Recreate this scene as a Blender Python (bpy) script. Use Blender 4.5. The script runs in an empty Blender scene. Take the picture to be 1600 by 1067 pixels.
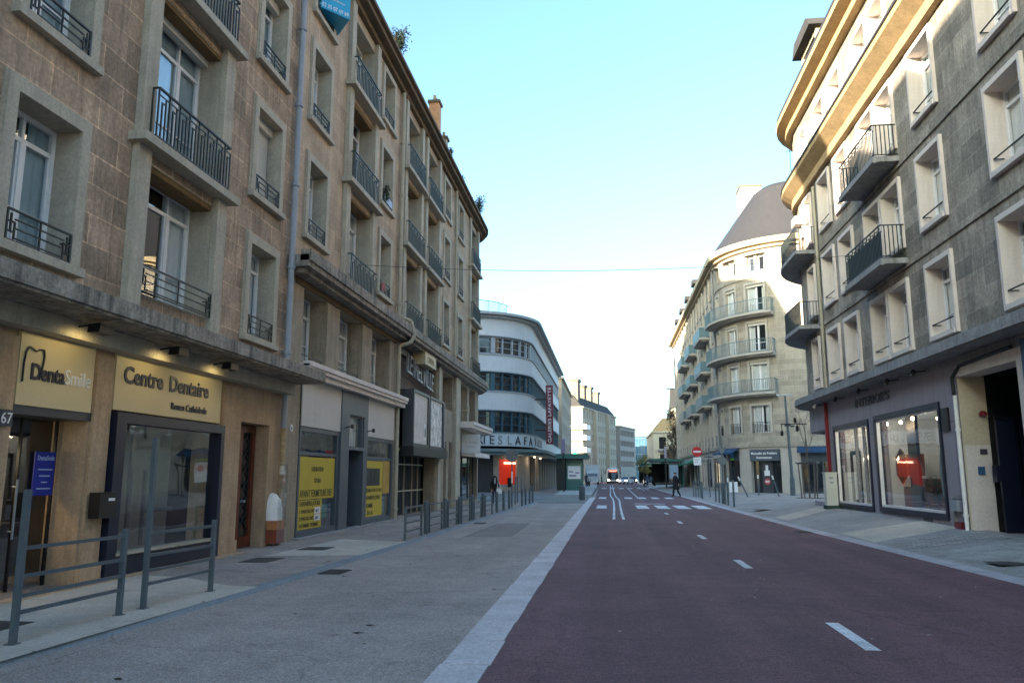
import bpy, math, random
from mathutils import Matrix, Vector
R = math.radians
random.seed(7)
SC = bpy.context.scene
COL = SC.collection
# ------------------------------------------------------------------ materials
MATS = {}
def _n(nt, t, **kw):
    n = nt.nodes.new(t)
    for k, v in kw.items(): setattr(n, k, v)
    return n
def c4(c): return (c[0], c[1], c[2], 1.0)
def mk(name, col, rough=.8, var=.15, scale=2.0, detail=.1, dscale=25., bump=.0, brick=None, streak=0., metal=0., spec=.4, streakcol=None, speck=0.):
    """principled material: base colour with large and fine variation, optional ashlar joints (uv in metres), rain streaks and specks"""
    if name in MATS: return MATS[name]
    m = bpy.data.materials.new(name); m.use_nodes = True
    nt = m.node_tree; L = nt.links.new
    bs = nt.nodes['Principled BSDF']
    bs.inputs['Roughness'].default_value = rough
    bs.inputs['Metallic'].default_value = metal
    bs.inputs['Specular IOR Level'].default_value = spec
    tc = _n(nt, 'ShaderNodeTexCoord')
    vec = tc.outputs['Object']
    def noise(sc, det=4., v=None, rg=.6):
        n = _n(nt, 'ShaderNodeTexNoise'); n.inputs['Scale'].default_value = sc; n.inputs['Detail'].default_value = det
        n.inputs['Roughness'].default_value = rg
        L(v if v is not None else vec, n.inputs['Vector']); return n.outputs['Fac']
    def mix(fac, a, b, typ='MIX'):
        x = _n(nt, 'ShaderNodeMix', data_type='RGBA', blend_type=typ)
        for s, v in ((x.inputs[0], fac), (x.inputs[6], a), (x.inputs[7], b)):
            if isinstance(v, (int, float)): s.default_value = v
            elif isinstance(v, tuple): s.default_value = v
            else: L(v, s)
        return x.outputs[2]
    def ramp(f, lo, hi, a=0., b=1.):
        r = _n(nt, 'ShaderNodeMapRange'); L(f, r.inputs[0])
        r.inputs[1].default_value = lo; r.inputs[2].default_value = hi
        r.inputs[3].default_value = a; r.inputs[4].default_value = b
        return r.outputs[0]
    dk = c4([x*(1-var) for x in col]); lt = c4([min(1, x*(1+var)) for x in col])
    out = mix(ramp(noise(scale), .3, .7), dk, lt)
    h = None
    if brick:
        bw, bh, mc, ms = brick[:4]
        bt = _n(nt, 'ShaderNodeTexBrick'); dn = _n(nt, 'ShaderNodeTexNoise'); dn.inputs['Scale'].default_value = 2.2; dn.inputs['Detail'].default_value = 4.; L(tc.outputs['UV'], dn.inputs['Vector'])
        dv = _n(nt, 'ShaderNodeVectorMath', operation='MULTIPLY_ADD'); L(dn.outputs['Color'], dv.inputs[0]); dv.inputs[1].default_value = (.045, .045, 0) if brick[0] > .5 else (0, 0, 0); L(tc.outputs['UV'], dv.inputs[2]); L(dv.outputs[0], bt.inputs['Vector'])
        bt.inputs['Scale'].default_value = 1.; bt.inputs['Brick Width'].default_value = bw; bt.inputs['Row Height'].default_value = bh
        bt.inputs['Mortar Size'].default_value = ms; bt.inputs['Mortar Smooth'].default_value = .35
        v2 = brick[4] if len(brick) > 4 else .25
        bt.inputs['Color1'].default_value = (1-v2, 1-v2, 1-v2, 1); bt.inputs['Color2'].default_value = (1+v2*.6, 1+v2*.5, 1+v2*.4, 1)
        bt.inputs['Mortar'].default_value = (mc[0], mc[1], mc[2], 1)
        out = mix(1., out, bt.outputs['Color'], 'MULTIPLY')
        h = bt.outputs['Fac']
    if detail > 0:
        f = ramp(noise(dscale, 6.), .3, .7, 1-detail, 1+detail)
        cc = _n(nt, 'ShaderNodeCombineColor')
        for i in range(3): L(f, cc.inputs[i])
        out = mix(1., out, cc.outputs[0], 'MULTIPLY')
    if streak > 0:
        mp = _n(nt, 'ShaderNodeMapping'); mp.inputs['Scale'].default_value = (5., 5., .35); L(vec, mp.inputs[0])
        f = ramp(noise(1.3, 6., mp.outputs[0], .75), .46, .68, 0., streak)
        out = mix(f, out, c4(streakcol or [x*.35 for x in col]))
    if speck > 0:
        f = ramp(noise(dscale*4, 1.), .68, .74, 0., speck)
        out = mix(f, out, (.5, .5, .5, 1))
    L(out, bs.inputs['Base Color'])
    if bump > 0:
        b = _n(nt, 'ShaderNodeBump'); b.inputs['Strength'].default_value = bump; b.inputs['Distance'].default_value = .02
        hh = noise(dscale, 5.)
        if h is not None:
            s = _n(nt, 'ShaderNodeMath', operation='MULTIPLY_ADD'); L(h, s.inputs[0]); s.inputs[1].default_value = -1.2; L(hh, s.inputs[2]); hh = s.outputs[0]
        L(hh, b.inputs['Height']); L(b.outputs[0], bs.inputs['Normal'])
    MATS[name] = m; return m
def tarmac(name, col, grain=.4, crack=.5, worn=.18, along=.12, patch=.12):
    """road surface in world metres: aggregate grain, long worn wheel streaks, blotches, mended patches and hairline cracks"""
    m = bpy.data.materials.new(name); m.use_nodes = True; nt = m.node_tree; L = nt.links.new; bs = nt.nodes['Principled BSDF']
    tc = _n(nt, 'ShaderNodeTexCoord'); vec = tc.outputs['Object']
    def mp(sx, sy):
        q = _n(nt, 'ShaderNodeMapping'); q.inputs['Scale'].default_value = (sx, sy, 1.); L(vec, q.inputs[0]); return q.outputs[0]
    def noi(v, sc, det, lo, hi, a, b, rg=.6):
        n = _n(nt, 'ShaderNodeTexNoise'); n.inputs['Scale'].default_value = sc; n.inputs['Detail'].default_value = det; n.inputs['Roughness'].default_value = rg; L(v, n.inputs['Vector'])
        r = _n(nt, 'ShaderNodeMapRange'); L(n.outputs['Fac'], r.inputs[0])
        for i, x in enumerate((lo, hi, a, b)): r.inputs[i+1].default_value = x
        return r.outputs[0]
    def mul(a, b):
        x = _n(nt, 'ShaderNodeMath', operation='MULTIPLY'); L(a, x.inputs[0]); L(b, x.inputs[1]); return x.outputs[0]
    f = noi(vec, 19, 3, .38, .62, 1-grain*.5, 1+grain*.5, .8); f = mul(f, noi(vec, 52, 2, .36, .64, 1-grain, 1+grain, .8))
    f = mul(f, noi(vec, .45, 6, .3, .7, 1-patch, 1+patch)); f = mul(f, noi(vec, 3.1, 5, .3, .7, 1-patch*.7, 1+patch*.7)); f = mul(f, noi(mp(1.15, .035), 1., 4, .3, .7, 1-along, 1+along))
    vo = _n(nt, 'ShaderNodeTexVoronoi'); vo.feature = 'DISTANCE_TO_EDGE'; vo.inputs['Scale'].default_value = .33
    wob = _n(nt, 'ShaderNodeTexNoise'); wob.inputs['Scale'].default_value = 1.3; wob.inputs['Detail'].default_value = 6.; L(vec, wob.inputs['Vector'])
    ad = _n(nt, 'ShaderNodeVectorMath', operation='MULTIPLY_ADD'); L(wob.outputs['Color'], ad.inputs[0]); ad.inputs[1].default_value = (.9, .9, 0); L(vec, ad.inputs[2]); L(ad.outputs[0], vo.inputs['Vector'])
    r = _n(nt, 'ShaderNodeMapRange'); L(vo.outputs['Distance'], r.inputs[0]); r.inputs[1].default_value = .0; r.inputs[2].default_value = .006; r.inputs[3].default_value = 1-crack; r.inputs[4].default_value = 1.
    mk2 = noi(vec, .21, 2, .48, .56, 0., 1.); x = _n(nt, 'ShaderNodeMix'); L(mk2, x.inputs[0]); L(r.outputs[0], x.inputs[2]); x.inputs[3].default_value = 1.; f = mul(f, x.outputs[0])
    # dark drips and stains
    f = mul(f, noi(vec, 1.9, 2, .66, .74, 1., .72))
    c = _n(nt, 'ShaderNodeMix', data_type='RGBA', blend_type='MULTIPLY'); c.inputs[0].default_value = 1.; c.inputs[6].default_value = c4(col); cc = _n(nt, 'ShaderNodeCombineColor')
    for i in range(3): L(f, cc.inputs[i])
    L(cc.outputs[0], c.inputs[7]); L(c.outputs[2], bs.inputs['Base Color'])
    bs.inputs['Roughness'].default_value = .85; bs.inputs['Specular IOR Level'].default_value = .35
    b = _n(nt, 'ShaderNodeBump'); b.inputs['Strength'].default_value = .5; b.inputs['Distance'].default_value = .01; L(noi(vec, 60, 3, 0, 1, 0, 1, .8), b.inputs['Height']); L(b.outputs[0], bs.inputs['Normal'])
    MATS[name] = m; return m
def emis(name, col, s):
    if name in MATS: return MATS[name]
    m = bpy.data.materials.new(name); m.use_nodes = True
    b = m.node_tree.nodes['Principled BSDF']; b.inputs['Base Color'].default_value = c4(col)
    b.inputs['Emission Color'].default_value = c4(col); b.inputs['Emission Strength'].default_value = s
    MATS[name] = m; return m
def glass(name, tint=(.8, .85, .85), refl=1., wob=.0):
    """thin window glass: fresnel reflection over tinted see-through"""
    if name in MATS: return MATS[name]
    m = bpy.data.materials.new(name); m.use_nodes = True; nt = m.node_tree; nt.nodes.clear(); L = nt.links.new
    o = _n(nt, 'ShaderNodeOutputMaterial'); mx = _n(nt, 'ShaderNodeMixShader')
    t = _n(nt, 'ShaderNodeBsdfTransparent'); t.inputs[0].default_value = c4(tint)
    g = _n(nt, 'ShaderNodeBsdfGlossy'); g.inputs['Roughness'].default_value = .015; g.inputs['Color'].default_value = (.95, .97, 1, 1)
    tc = _n(nt, 'ShaderNodeTexCoord'); ns = _n(nt, 'ShaderNodeTexNoise'); ns.inputs['Scale'].default_value = 1.1; ns.inputs['Detail'].default_value = 1.
    bp = _n(nt, 'ShaderNodeBump'); bp.inputs['Strength'].default_value = .25; bp.inputs['Distance'].default_value = .02
    L(tc.outputs['Object'], ns.inputs['Vector']); L(ns.outputs['Fac'], bp.inputs['Height']); L(bp.outputs[0], g.inputs['Normal'])
    ge = _n(nt, 'ShaderNodeNewGeometry'); dt = _n(nt, 'ShaderNodeVectorMath', operation='DOT_PRODUCT'); L(ge.outputs['Incoming'], dt.inputs[0]); L(ge.outputs['Normal'], dt.inputs[1])
    ab = _n(nt, 'ShaderNodeMath', operation='ABSOLUTE'); L(dt.outputs['Value'], ab.inputs[0])
    sb = _n(nt, 'ShaderNodeMath', operation='SUBTRACT'); sb.inputs[0].default_value = 1.; L(ab.outputs[0], sb.inputs[1])
    pw = _n(nt, 'ShaderNodeMath', operation='POWER'); L(sb.outputs[0], pw.inputs[0]); pw.inputs[1].default_value = 4.6
    mm = _n(nt, 'ShaderNodeMath', operation='MULTIPLY_ADD'); mm.use_clamp = True; mm.inputs[1].default_value = 1.0*refl; mm.inputs[2].default_value = .08*refl
    L(pw.outputs[0], mm.inputs[0]); L(mm.outputs[0], mx.inputs[0]); L(t.outputs[0], mx.inputs[1]); L(g.outputs[0], mx.inputs[2]); L(mx.outputs[0], o.inputs[0])
    MATS[name] = m; return m
# ------------------------------------------------------------------ mesh builder
class MB:
    def __init__(s): s.v = []; s.f = []; s.uv = []; s.mi = []; s.m = 0; s.M = None
    def pt(s, p):
        if s.M is not None: p = s.M @ Vector(p)
        s.v.append(tuple(p)); return len(s.v)-1
    def poly(s, pts, uvs=None):
        s.f.append([s.pt(p) for p in pts]); s.uv.append(uvs); s.mi.append(s.m); return s
    def box(s, x0, x1, y0, y1, z0, z1):
        if x1 < x0: x0, x1 = x1, x0
        if y1 < y0: y0, y1 = y1, y0
        if z1 < z0: z0, z1 = z1, z0
        b = [s.pt(p) for p in ((x0,y0,z0),(x1,y0,z0),(x1,y1,z0),(x0,y1,z0),(x0,y0,z1),(x1,y0,z1),(x1,y1,z1),(x0,y1,z1))]
        for q in ((0,3,2,1),(4,5,6,7),(0,1,5,4),(1,2,6,5),(2,3,7,6),(3,0,4,7)):
            s.f.append([b[i] for i in q]); s.uv.append(None); s.mi.append(s.m)
        return s
    def prism(s, pts, h0, h1, axis='z'):
        """closed outline pts (2-D) extruded; axis z: pts are (x,y); y: (x,z); x: (y,z)"""
        def P(a, h):
            return (a[0],a[1],h) if axis=='z' else ((a[0],h,a[1]) if axis=='y' else (h,a[0],a[1]))
        n = len(pts); A = [s.pt(P(p,h0)) for p in pts]; B = [s.pt(P(p,h1)) for p in pts]
        fs = [A[::-1], B] + [[A[i],A[(i+1)%n],B[(i+1)%n],B[i]] for i in range(n)]
        for q in fs: s.f.append(q); s.uv.append(None); s.mi.append(s.m)
        return s
    def sheet(s, x0, x1, y, z0, z1):
        return s.poly([(x0,y,z0),(x1,y,z0),(x1,y,z1),(x0,y,z1)])
    def cyl(s, p0, p1, r, r1=None, n=10, caps=True):
        p0 = Vector(p0); p1 = Vector(p1); r1 = r if r1 is None else r1
        d = (p1-p0); d.normalize(); a = d.orthogonal().normalized(); b = d.cross(a)
        A = [s.pt(p0+(a*math.cos(t)+b*math.sin(t))*r) for t in [2*math.pi*i/n for i in range(n)]]
        B = [s.pt(p1+(a*math.cos(t)+b*math.sin(t))*r1) for t in [2*math.pi*i/n for i in range(n)]]
        for i in range(n): s.f.append([A[i],A[(i+1)%n],B[(i+1)%n],B[i]]); s.uv.append(None); s.mi.append(s.m)
        if caps:
            s.f.append(A[::-1]); s.uv.append(None); s.mi.append(s.m); s.f.append(B); s.uv.append(None); s.mi.append(s.m)
        return s
    def tube(s, pts, r, n=8):
        for a, b in zip(pts[:-1], pts[1:]): s.cyl(a, b, r, n=n)
        return s
    def bar(s, p0, p1, w, h):
        """square bar between two points"""
        p0 = Vector(p0); p1 = Vector(p1); d = (p1-p0).normalized()
        up = Vector((0,0,1)) if abs(d.z) < .95 else Vector((1,0,0))
        a = d.cross(up).normalized()*w/2; b = a.cross(d).normalized()*h/2
        A = [s.pt(p0+x) for x in (-a-b, a-b, a+b, -a+b)]; B = [s.pt(p1+x) for x in (-a-b, a-b, a+b, -a+b)]
        for q in (A[::-1], B, *[[A[i],A[(i+1)%4],B[(i+1)%4],B[i]] for i in range(4)]): s.f.append(q); s.uv.append(None); s.mi.append(s.m)
        return s
    def lathe(s, prof, c=(0,0,0), n=14):
        rings = []
        for r, z in prof: rings.append([s.pt((c[0]+r*math.cos(2*math.pi*i/n), c[1]+r*math.sin(2*math.pi*i/n), c[2]+z)) for i in range(n)])
        for A, B in zip(rings[:-1], rings[1:]):
            for i in range(n): s.f.append([A[i],A[(i+1)%n],B[(i+1)%n],B[i]]); s.uv.append(None); s.mi.append(s.m)
        s.f.append(rings[0][::-1]); s.uv.append(None); s.mi.append(s.m); s.f.append(rings[-1]); s.uv.append(None); s.mi.append(s.m)
        return s
    def mesh(s, name, mats):
        me = bpy.data.meshes.new(name); me.from_pydata(s.v, [], s.f)
        if not isinstance(mats, (list, tuple)): mats = [mats]
        for m in mats: me.materials.append(m)
        if any(u for u in s.uv):
            ul = me.uv_layers.new(name='uv'); k = 0
            for f, u in zip(s.f, s.uv):
                for i in range(len(f)):
                    if u: ul.data[k].uv = u[i]
                    k += 1
        if len(mats) > 1:
            for p, i in zip(me.polygons, s.mi): p.material_index = i
        me.update(); return me
    def build(s, name, mats, parent=None, loc=(0,0,0), rz=0.):
        return link(s.mesh(name, mats), name, parent, loc, rz)
def link(me, name, parent=None, loc=(0,0,0), rz=0.):
    o = bpy.data.objects.new(name, me); COL.objects.link(o); o.location = loc; o.rotation_euler = (0,0,rz)
    if parent is not None: o.parent = parent
    return o
def tag(o, label=None, cat=None, group=None, kind=None):
    if label: o['label'] = label
    if cat: o['category'] = cat
    if group: o['group'] = group
    if kind: o['kind'] = kind
    return o
def thing(name, label, cat, loc=(0,0,0), rz=0., group=None):
    return tag(link(None, name, None, loc, rz), label, cat, group)
def kids(o): return [c for c in bpy.data.objects if c.parent == o]
def smooth(o, ang=40):
    for p in o.data.polygons: p.use_smooth = True
    try:
        o.data.set_sharp_from_angle(angle=R(ang))
    except Exception: pass
    return o
def text_mb(mb, s, size, x, y, z, ext=.01, align='LEFT', squash=1., shear=0., bold=0., width=None):
    """writing standing in the local x-z plane, facing -y"""
    cu = bpy.data.curves.new('t', 'FONT'); cu.body = s; cu.size = size; cu.extrude = ext; cu.align_x = align; cu.shear = shear; cu.offset = bold
    cu.resolution_u = 3
    ob = bpy.data.objects.new('t', cu); COL.objects.link(ob)
    dg = bpy.context.evaluated_depsgraph_get(); me = bpy.data.meshes.new_from_object(ob.evaluated_get(dg))
    k = squash
    if width:
        xs = [v.co.x for v in me.vertices]
        if xs: k = width/(max(xs)-min(xs))
    off = len(mb.v)
    for v in me.vertices: mb.pt((x+v.co.x*k, y-v.co.z, z+v.co.y))
    for p in me.polygons: mb.f.append([off+i for i in p.vertices]); mb.uv.append(None); mb.mi.append(mb.m)
    bpy.data.objects.remove(ob); bpy.data.curves.remove(cu); bpy.data.meshes.remove(me)
    return mb
# ------------------------------------------------------------------ colours
JT = (1.45, 1.35, 1.25)
M = dict(
 stoneA=mk('stone_brown', (.40,.295,.205), .9, .42, .8, .3, 14, .5, (1.05,.46,(1.6,1.5,1.4),.014,.27), .65),
 stoneB=mk('stone_tan', (.46,.355,.25), .9, .18, .9, .2, 16, .4, (1.2,.5,(1.25,1.2,1.15),.012,.2), .5),
 stoneR=mk('stone_grey', (.335,.30,.25), .9, .38, .9, .3, 12, .5, (1.1,.46,(1.22,1.2,1.18),.010,.34), .6),
 stoneI=mk('stone_pale', (.38,.335,.27), .9, .12, 1.2, .15, 14, .4, (1.15,.42,(1.22,1.22,1.22),.016,.2), .3),
 render_pale=mk('render_pale', (.46,.42,.36), .9, .1, 1., .08, 10, .2, None, .2),
 conc=mk('concrete_trim', (.43,.385,.30), .85, .14, 1.5, .15, 20, .3, None, .3),
 concD=mk('concrete_stained', (.29,.255,.21), .9, .4, 3, .35, 18, .5, None, .75, streakcol=(.04,.035,.03)),
 concG=mk('concrete_grey', (.31,.305,.30), .9, .2, 2, .25, 18, .4, None, .5, streakcol=(.08,.075,.07)),
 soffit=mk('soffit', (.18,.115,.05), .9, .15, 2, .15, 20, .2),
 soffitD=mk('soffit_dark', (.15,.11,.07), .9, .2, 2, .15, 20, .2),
 cornR=mk('cornice_stone', (.50,.40,.25), .85, .12, 1.2, .15, 16, .3, None, .3),
 beamc=mk('concrete_brown', (.33,.275,.20), .9, .2, 1.5, .2, 18, .4, None, .55),
 white=mk('white_paint', (.80,.79,.78), .45, .05, 3, .04, 20),
 trimR=mk('trim_pinkwhite', (.70,.62,.56), .8, .07, 1.5, .06, 20, .1, None, .18),
 gable=mk('pier_stone', (.46,.325,.205), .9, .16, 1.6, .16, 22, .3, None, .4),
 iron=mk('iron_dark_green', (.012,.018,.017), .5, .1, 5, 0),
 ironG=mk('iron_green', (.022,.045,.047), .5, .1, 5, 0),
 teal=mk('metal_teal', (.11,.19,.215), .45, .1, 5, 0),
 steel=mk('railing_grey_paint', (.10,.128,.145), .42, .12, 3, .08, 40, 0, None, .0, .2),
 pipeG=mk('pipe_grey', (.28,.31,.35), .5, .1, 3, .05),
 pipeC=mk('pipe_cream', (.40,.36,.27), .6, .1, 3, .05),
 rust=mk('pipe_rusty', (.42,.30,.16), .8, .3, 9, .3, 30),
 slate=mk('slate', (.06,.058,.06), .9, .15, 2, .25, 30, .5, (.3,.14,(.6,.6,.6),.012,.2)),
 slateB=mk('slate_brown', (.036,.035,.038), .6, .1, 2, .15, 30, .5, (.3,.14,(.75,.75,.75),.012,.1)),
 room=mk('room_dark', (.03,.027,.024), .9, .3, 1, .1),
 roomW=mk('room_warm', (.30,.22,.10), .9, .3, 1, .1),
 curtain=mk('curtain', (0.744,0.744,0.720), .9, .06, 3, .04),
 curtainB=mk('curtain_blue_grey', (.33,.42,.44), .9, .1, 3, .04),
 shutter=mk('roller_shutter', (.60,.585,.54), .6, .05, 3, .04, 20),
 navy=mk('navy_paint', (.012,.016,.036), .35, .1, 3, 0),
 anth=mk('anthracite', (.05,.055,.062), .4, .1, 3, .05),
 bluegrey=mk('blue_grey_panel', (.075,.095,.115), .45, .1, 3, .08),
 panel=mk('light_grey_panel', (0.540,0.506,0.466), .6, .05, 1, .05, 12, 0, None, .12),
 cream=mk('cream_board', (.66,.54,.31), .5, .03, 1, .03),
 lilac=mk('lilac_grey_boards', (0.344,0.312,0.344), .7, .07, 1, .06, 16, .1, (.75,3.,(.45,.45,.45),.012,.05), .12),
 black=mk('black_paint', (.012,.012,.014), .4, .1, 3, 0),
 dark=mk('dark_opening', (.008,.008,.010), .8, .1, 3, 0),
 red=mk('red_paint', (.20,.012,.02), .4, .1, 3, .05),
 wood=mk('red_brown_wood', (.13,.03,.015), .45, .3, 6, .2, 30),
 yellow=mk('yellow_poster', (.50,.385,.035), .7, .06, 2, .04),
 green=mk('kiosk_green', (.02,.12,.115), .35, .1, 3, .05),
 brickc=mk('brick_orange', (.52,.27,.14), .9, .15, 2, .15, 20, .3, (.24,.075,(1.2,1.1,1.),.01,.2)),
 glass=glass('glass', (.93,.96,.97), 1.6),
 glassS=glass('glass_shop', (.93,.96,.96), 1.3),
 glassD=mk('glass_dark', (.018,.022,.027), .06, .3, 1.2, 0, spec=1.),
 glassB=mk('glass_blue', (.05,.12,.19), .08, .2, 1., 0, spec=1.),
 leaf=mk('leaves_dark', (.035,.055,.03), .8, .3, 3, .2),
 paint=tarmac('road_paint', (.58,.60,.62), .25, .5, patch=.3),
)
# ------------------------------------------------------------------ windows (local frame: x along the wall, -y out of the wall, z up; origin bottom centre of the opening)
CACHE = {}
def cached(key, fn):
    if key not in CACHE: CACHE[key] = fn()
    return CACHE[key]
def frame_mesh(w, h, rec, n, transom, mat, fw=.07):
    def f():
        b = MB(); y0, y1 = rec, rec+.07
        b.box(-w/2, -w/2+fw, y0, y1, 0, h); b.box(w/2-fw, w/2, y0, y1, 0, h)
        b.box(-w/2+fw, w/2-fw, y0, y1, h-fw, h); b.box(-w/2+fw, w/2-fw, y0, y1, 0, fw+.04)
        zt = h*transom if transom else h-fw
        if transom: b.box(-w/2+fw, w/2-fw, y0, y1, zt-.035, zt+.035); zt -= .035
        for i in range(1, n):
            x = -w/2+w*i/n; b.box(x-.05, x+.05, y0-.012, y1-.003, fw+.04, zt)
            if transom: b.box(x-.025, x+.025, y0+.003, y1, zt+.07, h-fw)
        # leaf stiles and bottom boards
        for i in range(n):
            a = -w/2+w*i/n+(fw if i == 0 else .05); c = -w/2+w*(i+1)/n-(fw if i == n-1 else .05)
            b.box(a, a+.035, y0+.012, y1-.012, fw+.04, zt); b.box(c-.035, c, y0+.012, y1-.012, fw+.04, zt)
            if h > 1.7: b.box(a+.035, c-.035, y0+.015, y1-.015, h*.3, h*.3+.03)
        return b.mesh('window_frame', mat)
    return cached(('fr', w, h, rec, n, transom, mat.name), f)
def pane_mesh(w, h, rec, mat):
    return cached(('pn', w, h, rec, mat.name), lambda: MB().sheet(-w/2+.03, w/2-.03, rec+.036, .03, h-.03).mesh('pane', mat))
def curtain_mesh(w, h, rec, style, mat):
    def f():
        b = MB(); rnd = random.Random(style*17+int(w*100))
        spans = {0: [(-.5,.5)], 1: [(-.5,-.12),(.16,.5)], 2: [(-.5,-.2)], 3: [(-.5,-.02),(.3,.5)], 4: [(.1,.5)]}[style % 5]
        for a, c in spans:
            n = max(4, int((c-a)*w/.05)); ys = [rec+.09+.02*math.sin(i*1.9+rnd.random()) for i in range(n+1)]
            for i in range(n):
                x0 = (a+(c-a)*i/n)*(w-.1); x1 = (a+(c-a)*(i+1)/n)*(w-.1)
                b.poly([(x0,ys[i],.06),(x1,ys[i+1],.06),(x1,ys[i+1],h-.05),(x0,ys[i],h-.05)])
        return b.mesh('curtain', mat)
    return cached(('cu', w, h, rec, style, mat.name), f)
def surround_mesh(w, h, rec, bw, proj, mat, sill=True, both=True):
    """moulded frame round the opening, deep reveals and a sill"""
    def f():
        b = MB(); t = rec+.08
        if bw > 0:
            b.box(-w/2-bw, -w/2, -proj, t, -.02, h+bw); b.box(w/2, w/2+bw, -proj, t, -.02, h+bw); b.box(-w/2, w/2, -proj, t, h, h+bw)
            e = .035   # thin outer fillet
            b.box(-w/2-bw-e, -w/2-bw, -proj*.45, .01, -.02, h+bw+e); b.box(w/2+bw, w/2+bw+e, -proj*.45, .01, -.02, h+bw+e); b.box(-w/2-bw, w/2+bw, -proj*.45, .01, h+bw, h+bw+e)
        else:
            b.box(-w/2-.02, -w/2, .003, t, 0, h); b.box(w/2, w/2+.02, .003, t, 0, h); b.box(-w/2-.02, w/2+.02, .003, t, h, h+.02)
        if sill: b.box(-w/2-bw-.04, w/2+bw+.04, -proj-.07, t, -.15, -.021); 
        b.box(-w/2, w/2, -proj*.5, t, -.021, 0)
        return b.mesh('surround', mat)
    return cached(('su', w, h, rec, bw, proj, mat.name, sill), f)
def rail_low(w, h, y, mat):
    """low window guard: thin horizontals with a square key motif at each end"""
    def f():
        b = MB(); r = .011
        for z in (.05, .05+(h-.05)*.36, .05+(h-.05)*.68): b.box(-w/2+.14, w/2-.14, y-r, y+r, z-r*.8, z+r*.8)
        b.box(-w/2, w/2, y-.018, y+.018, h-.012, h+.012); b.box(-w/2, w/2, y-r, y+r, .0, .02)
        for s in (-1, 1):
            b.box(s*w/2-.014, s*w/2+.014, y-.014, y+.014, 0, h)
            for dx, z0, z1 in ((.07, h*.3, h*.88), (.14, .03, h*.62)): b.box(s*(w/2-dx)-r, s*(w/2-dx)+r, y-r, y+r, z0, z1)
            b.box(s*(w/2-.14), s*(w/2-.02), y-r, y+r, h*.3-r, h*.3+r); b.box(s*(w/2-.14), s*(w/2-.0), y-r, y+r, h*.62-r, h*.62+r)
            b.box(s*w/2-r, s*w/2+r, y, y+.16, h*.7-.01, h*.7+.01)
        b.box(-r, r, y-r, y+r, 0, h)
        return b.mesh('railing', mat)
    return cached(('rl', w, h, y, mat.name), f)
def rail_bars(w, h, y, mat, ret=0., step=.11, panel=False):
    """balcony railing of upright bars, alternate bars stepped like a key at the head"""
    def f():
        b = MB(); r = .0125
        b.box(-w/2, w/2, y-.022, y+.022, h-.02, h+.012); b.box(-w/2, w/2, y-.012, y+.012, .06, .085); b.box(-w/2, w/2, y-.01, y+.01, h-.13, h-.112)
        n = int(w/step)
        for i in range(n+1):
            x = -w/2+w*i/n; top = h if i % 3 == 0 else h-.12-.1*(i % 3 == 1)
            b.box(x-r, x+r, y-r, y+r, 0, top)
            if i % 3 == 1: b.box(x, x+w/n, y-r*.8, y+r*.8, top-.02, top)
        if ret > 0:
            for s in (-1, 1):
                b.box(s*w/2-.012, s*w/2+.012, y, y+ret, h-.02, h+.012); b.box(s*w/2-.01, s*w/2+.01, y, y+ret, .06, .085)
                for j in range(1, int(ret/step)+1): b.box(s*w/2-r, s*w/2+r, y+j*step-r, y+j*step+r, .06, h)
        return b.mesh('railing', mat)
    return cached(('rb', w, h, y, mat.name, ret, step), f)
def shutter_mesh(w, h, rec, drop):
    def f():
        b = MB(); b.box(-w/2+.01, w/2-.01, rec-.17, rec-.01, h-.2, h-.002)
        if drop > 0:
            z = h-.2; 
            while z > h-.2-drop: b.box(-w/2+.03, w/2-.03, rec-.06, rec-.035, z-.048, z-.006); b.box(-w/2+.03, w/2-.03, rec-.055, rec-.04, z-.006, z); z -= .048
        return b.mesh('roller_shutter', M['shutter'])
    return cached(('sh', w, h, rec, drop), f)
def window(par, x, z, w=1.27, h=2.0, rec=.36, n=2, transom=.8, bw=.2, proj=.06, sur='conc', sill=True, cur=None, rail=None, shut=None, fmat='white', gmat='glass', y=0., rz=0., name='window', loc=None):
    loc = loc or (x, y, z)
    wn = link(frame_mesh(w, h, rec, n, transom, M[fmat]), name, par, loc, rz)
    if sur: link(surround_mesh(w, h, rec, bw, proj, M[sur], sill), 'surround', wn)
    link(pane_mesh(w, h, rec, M[gmat]), 'pane', wn)
    if cur is not None and cur >= 0: link(curtain_mesh(w, h, rec, cur, M['curtain' if cur < 5 else 'curtainB']), 'curtain', wn)
    if rail:
        me = rail(w); o = link(me, 'railing', wn)
    if shut is not None: link(shutter_mesh(w, h, rec, shut), 'roller_shutter', wn)
    return wn
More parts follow.
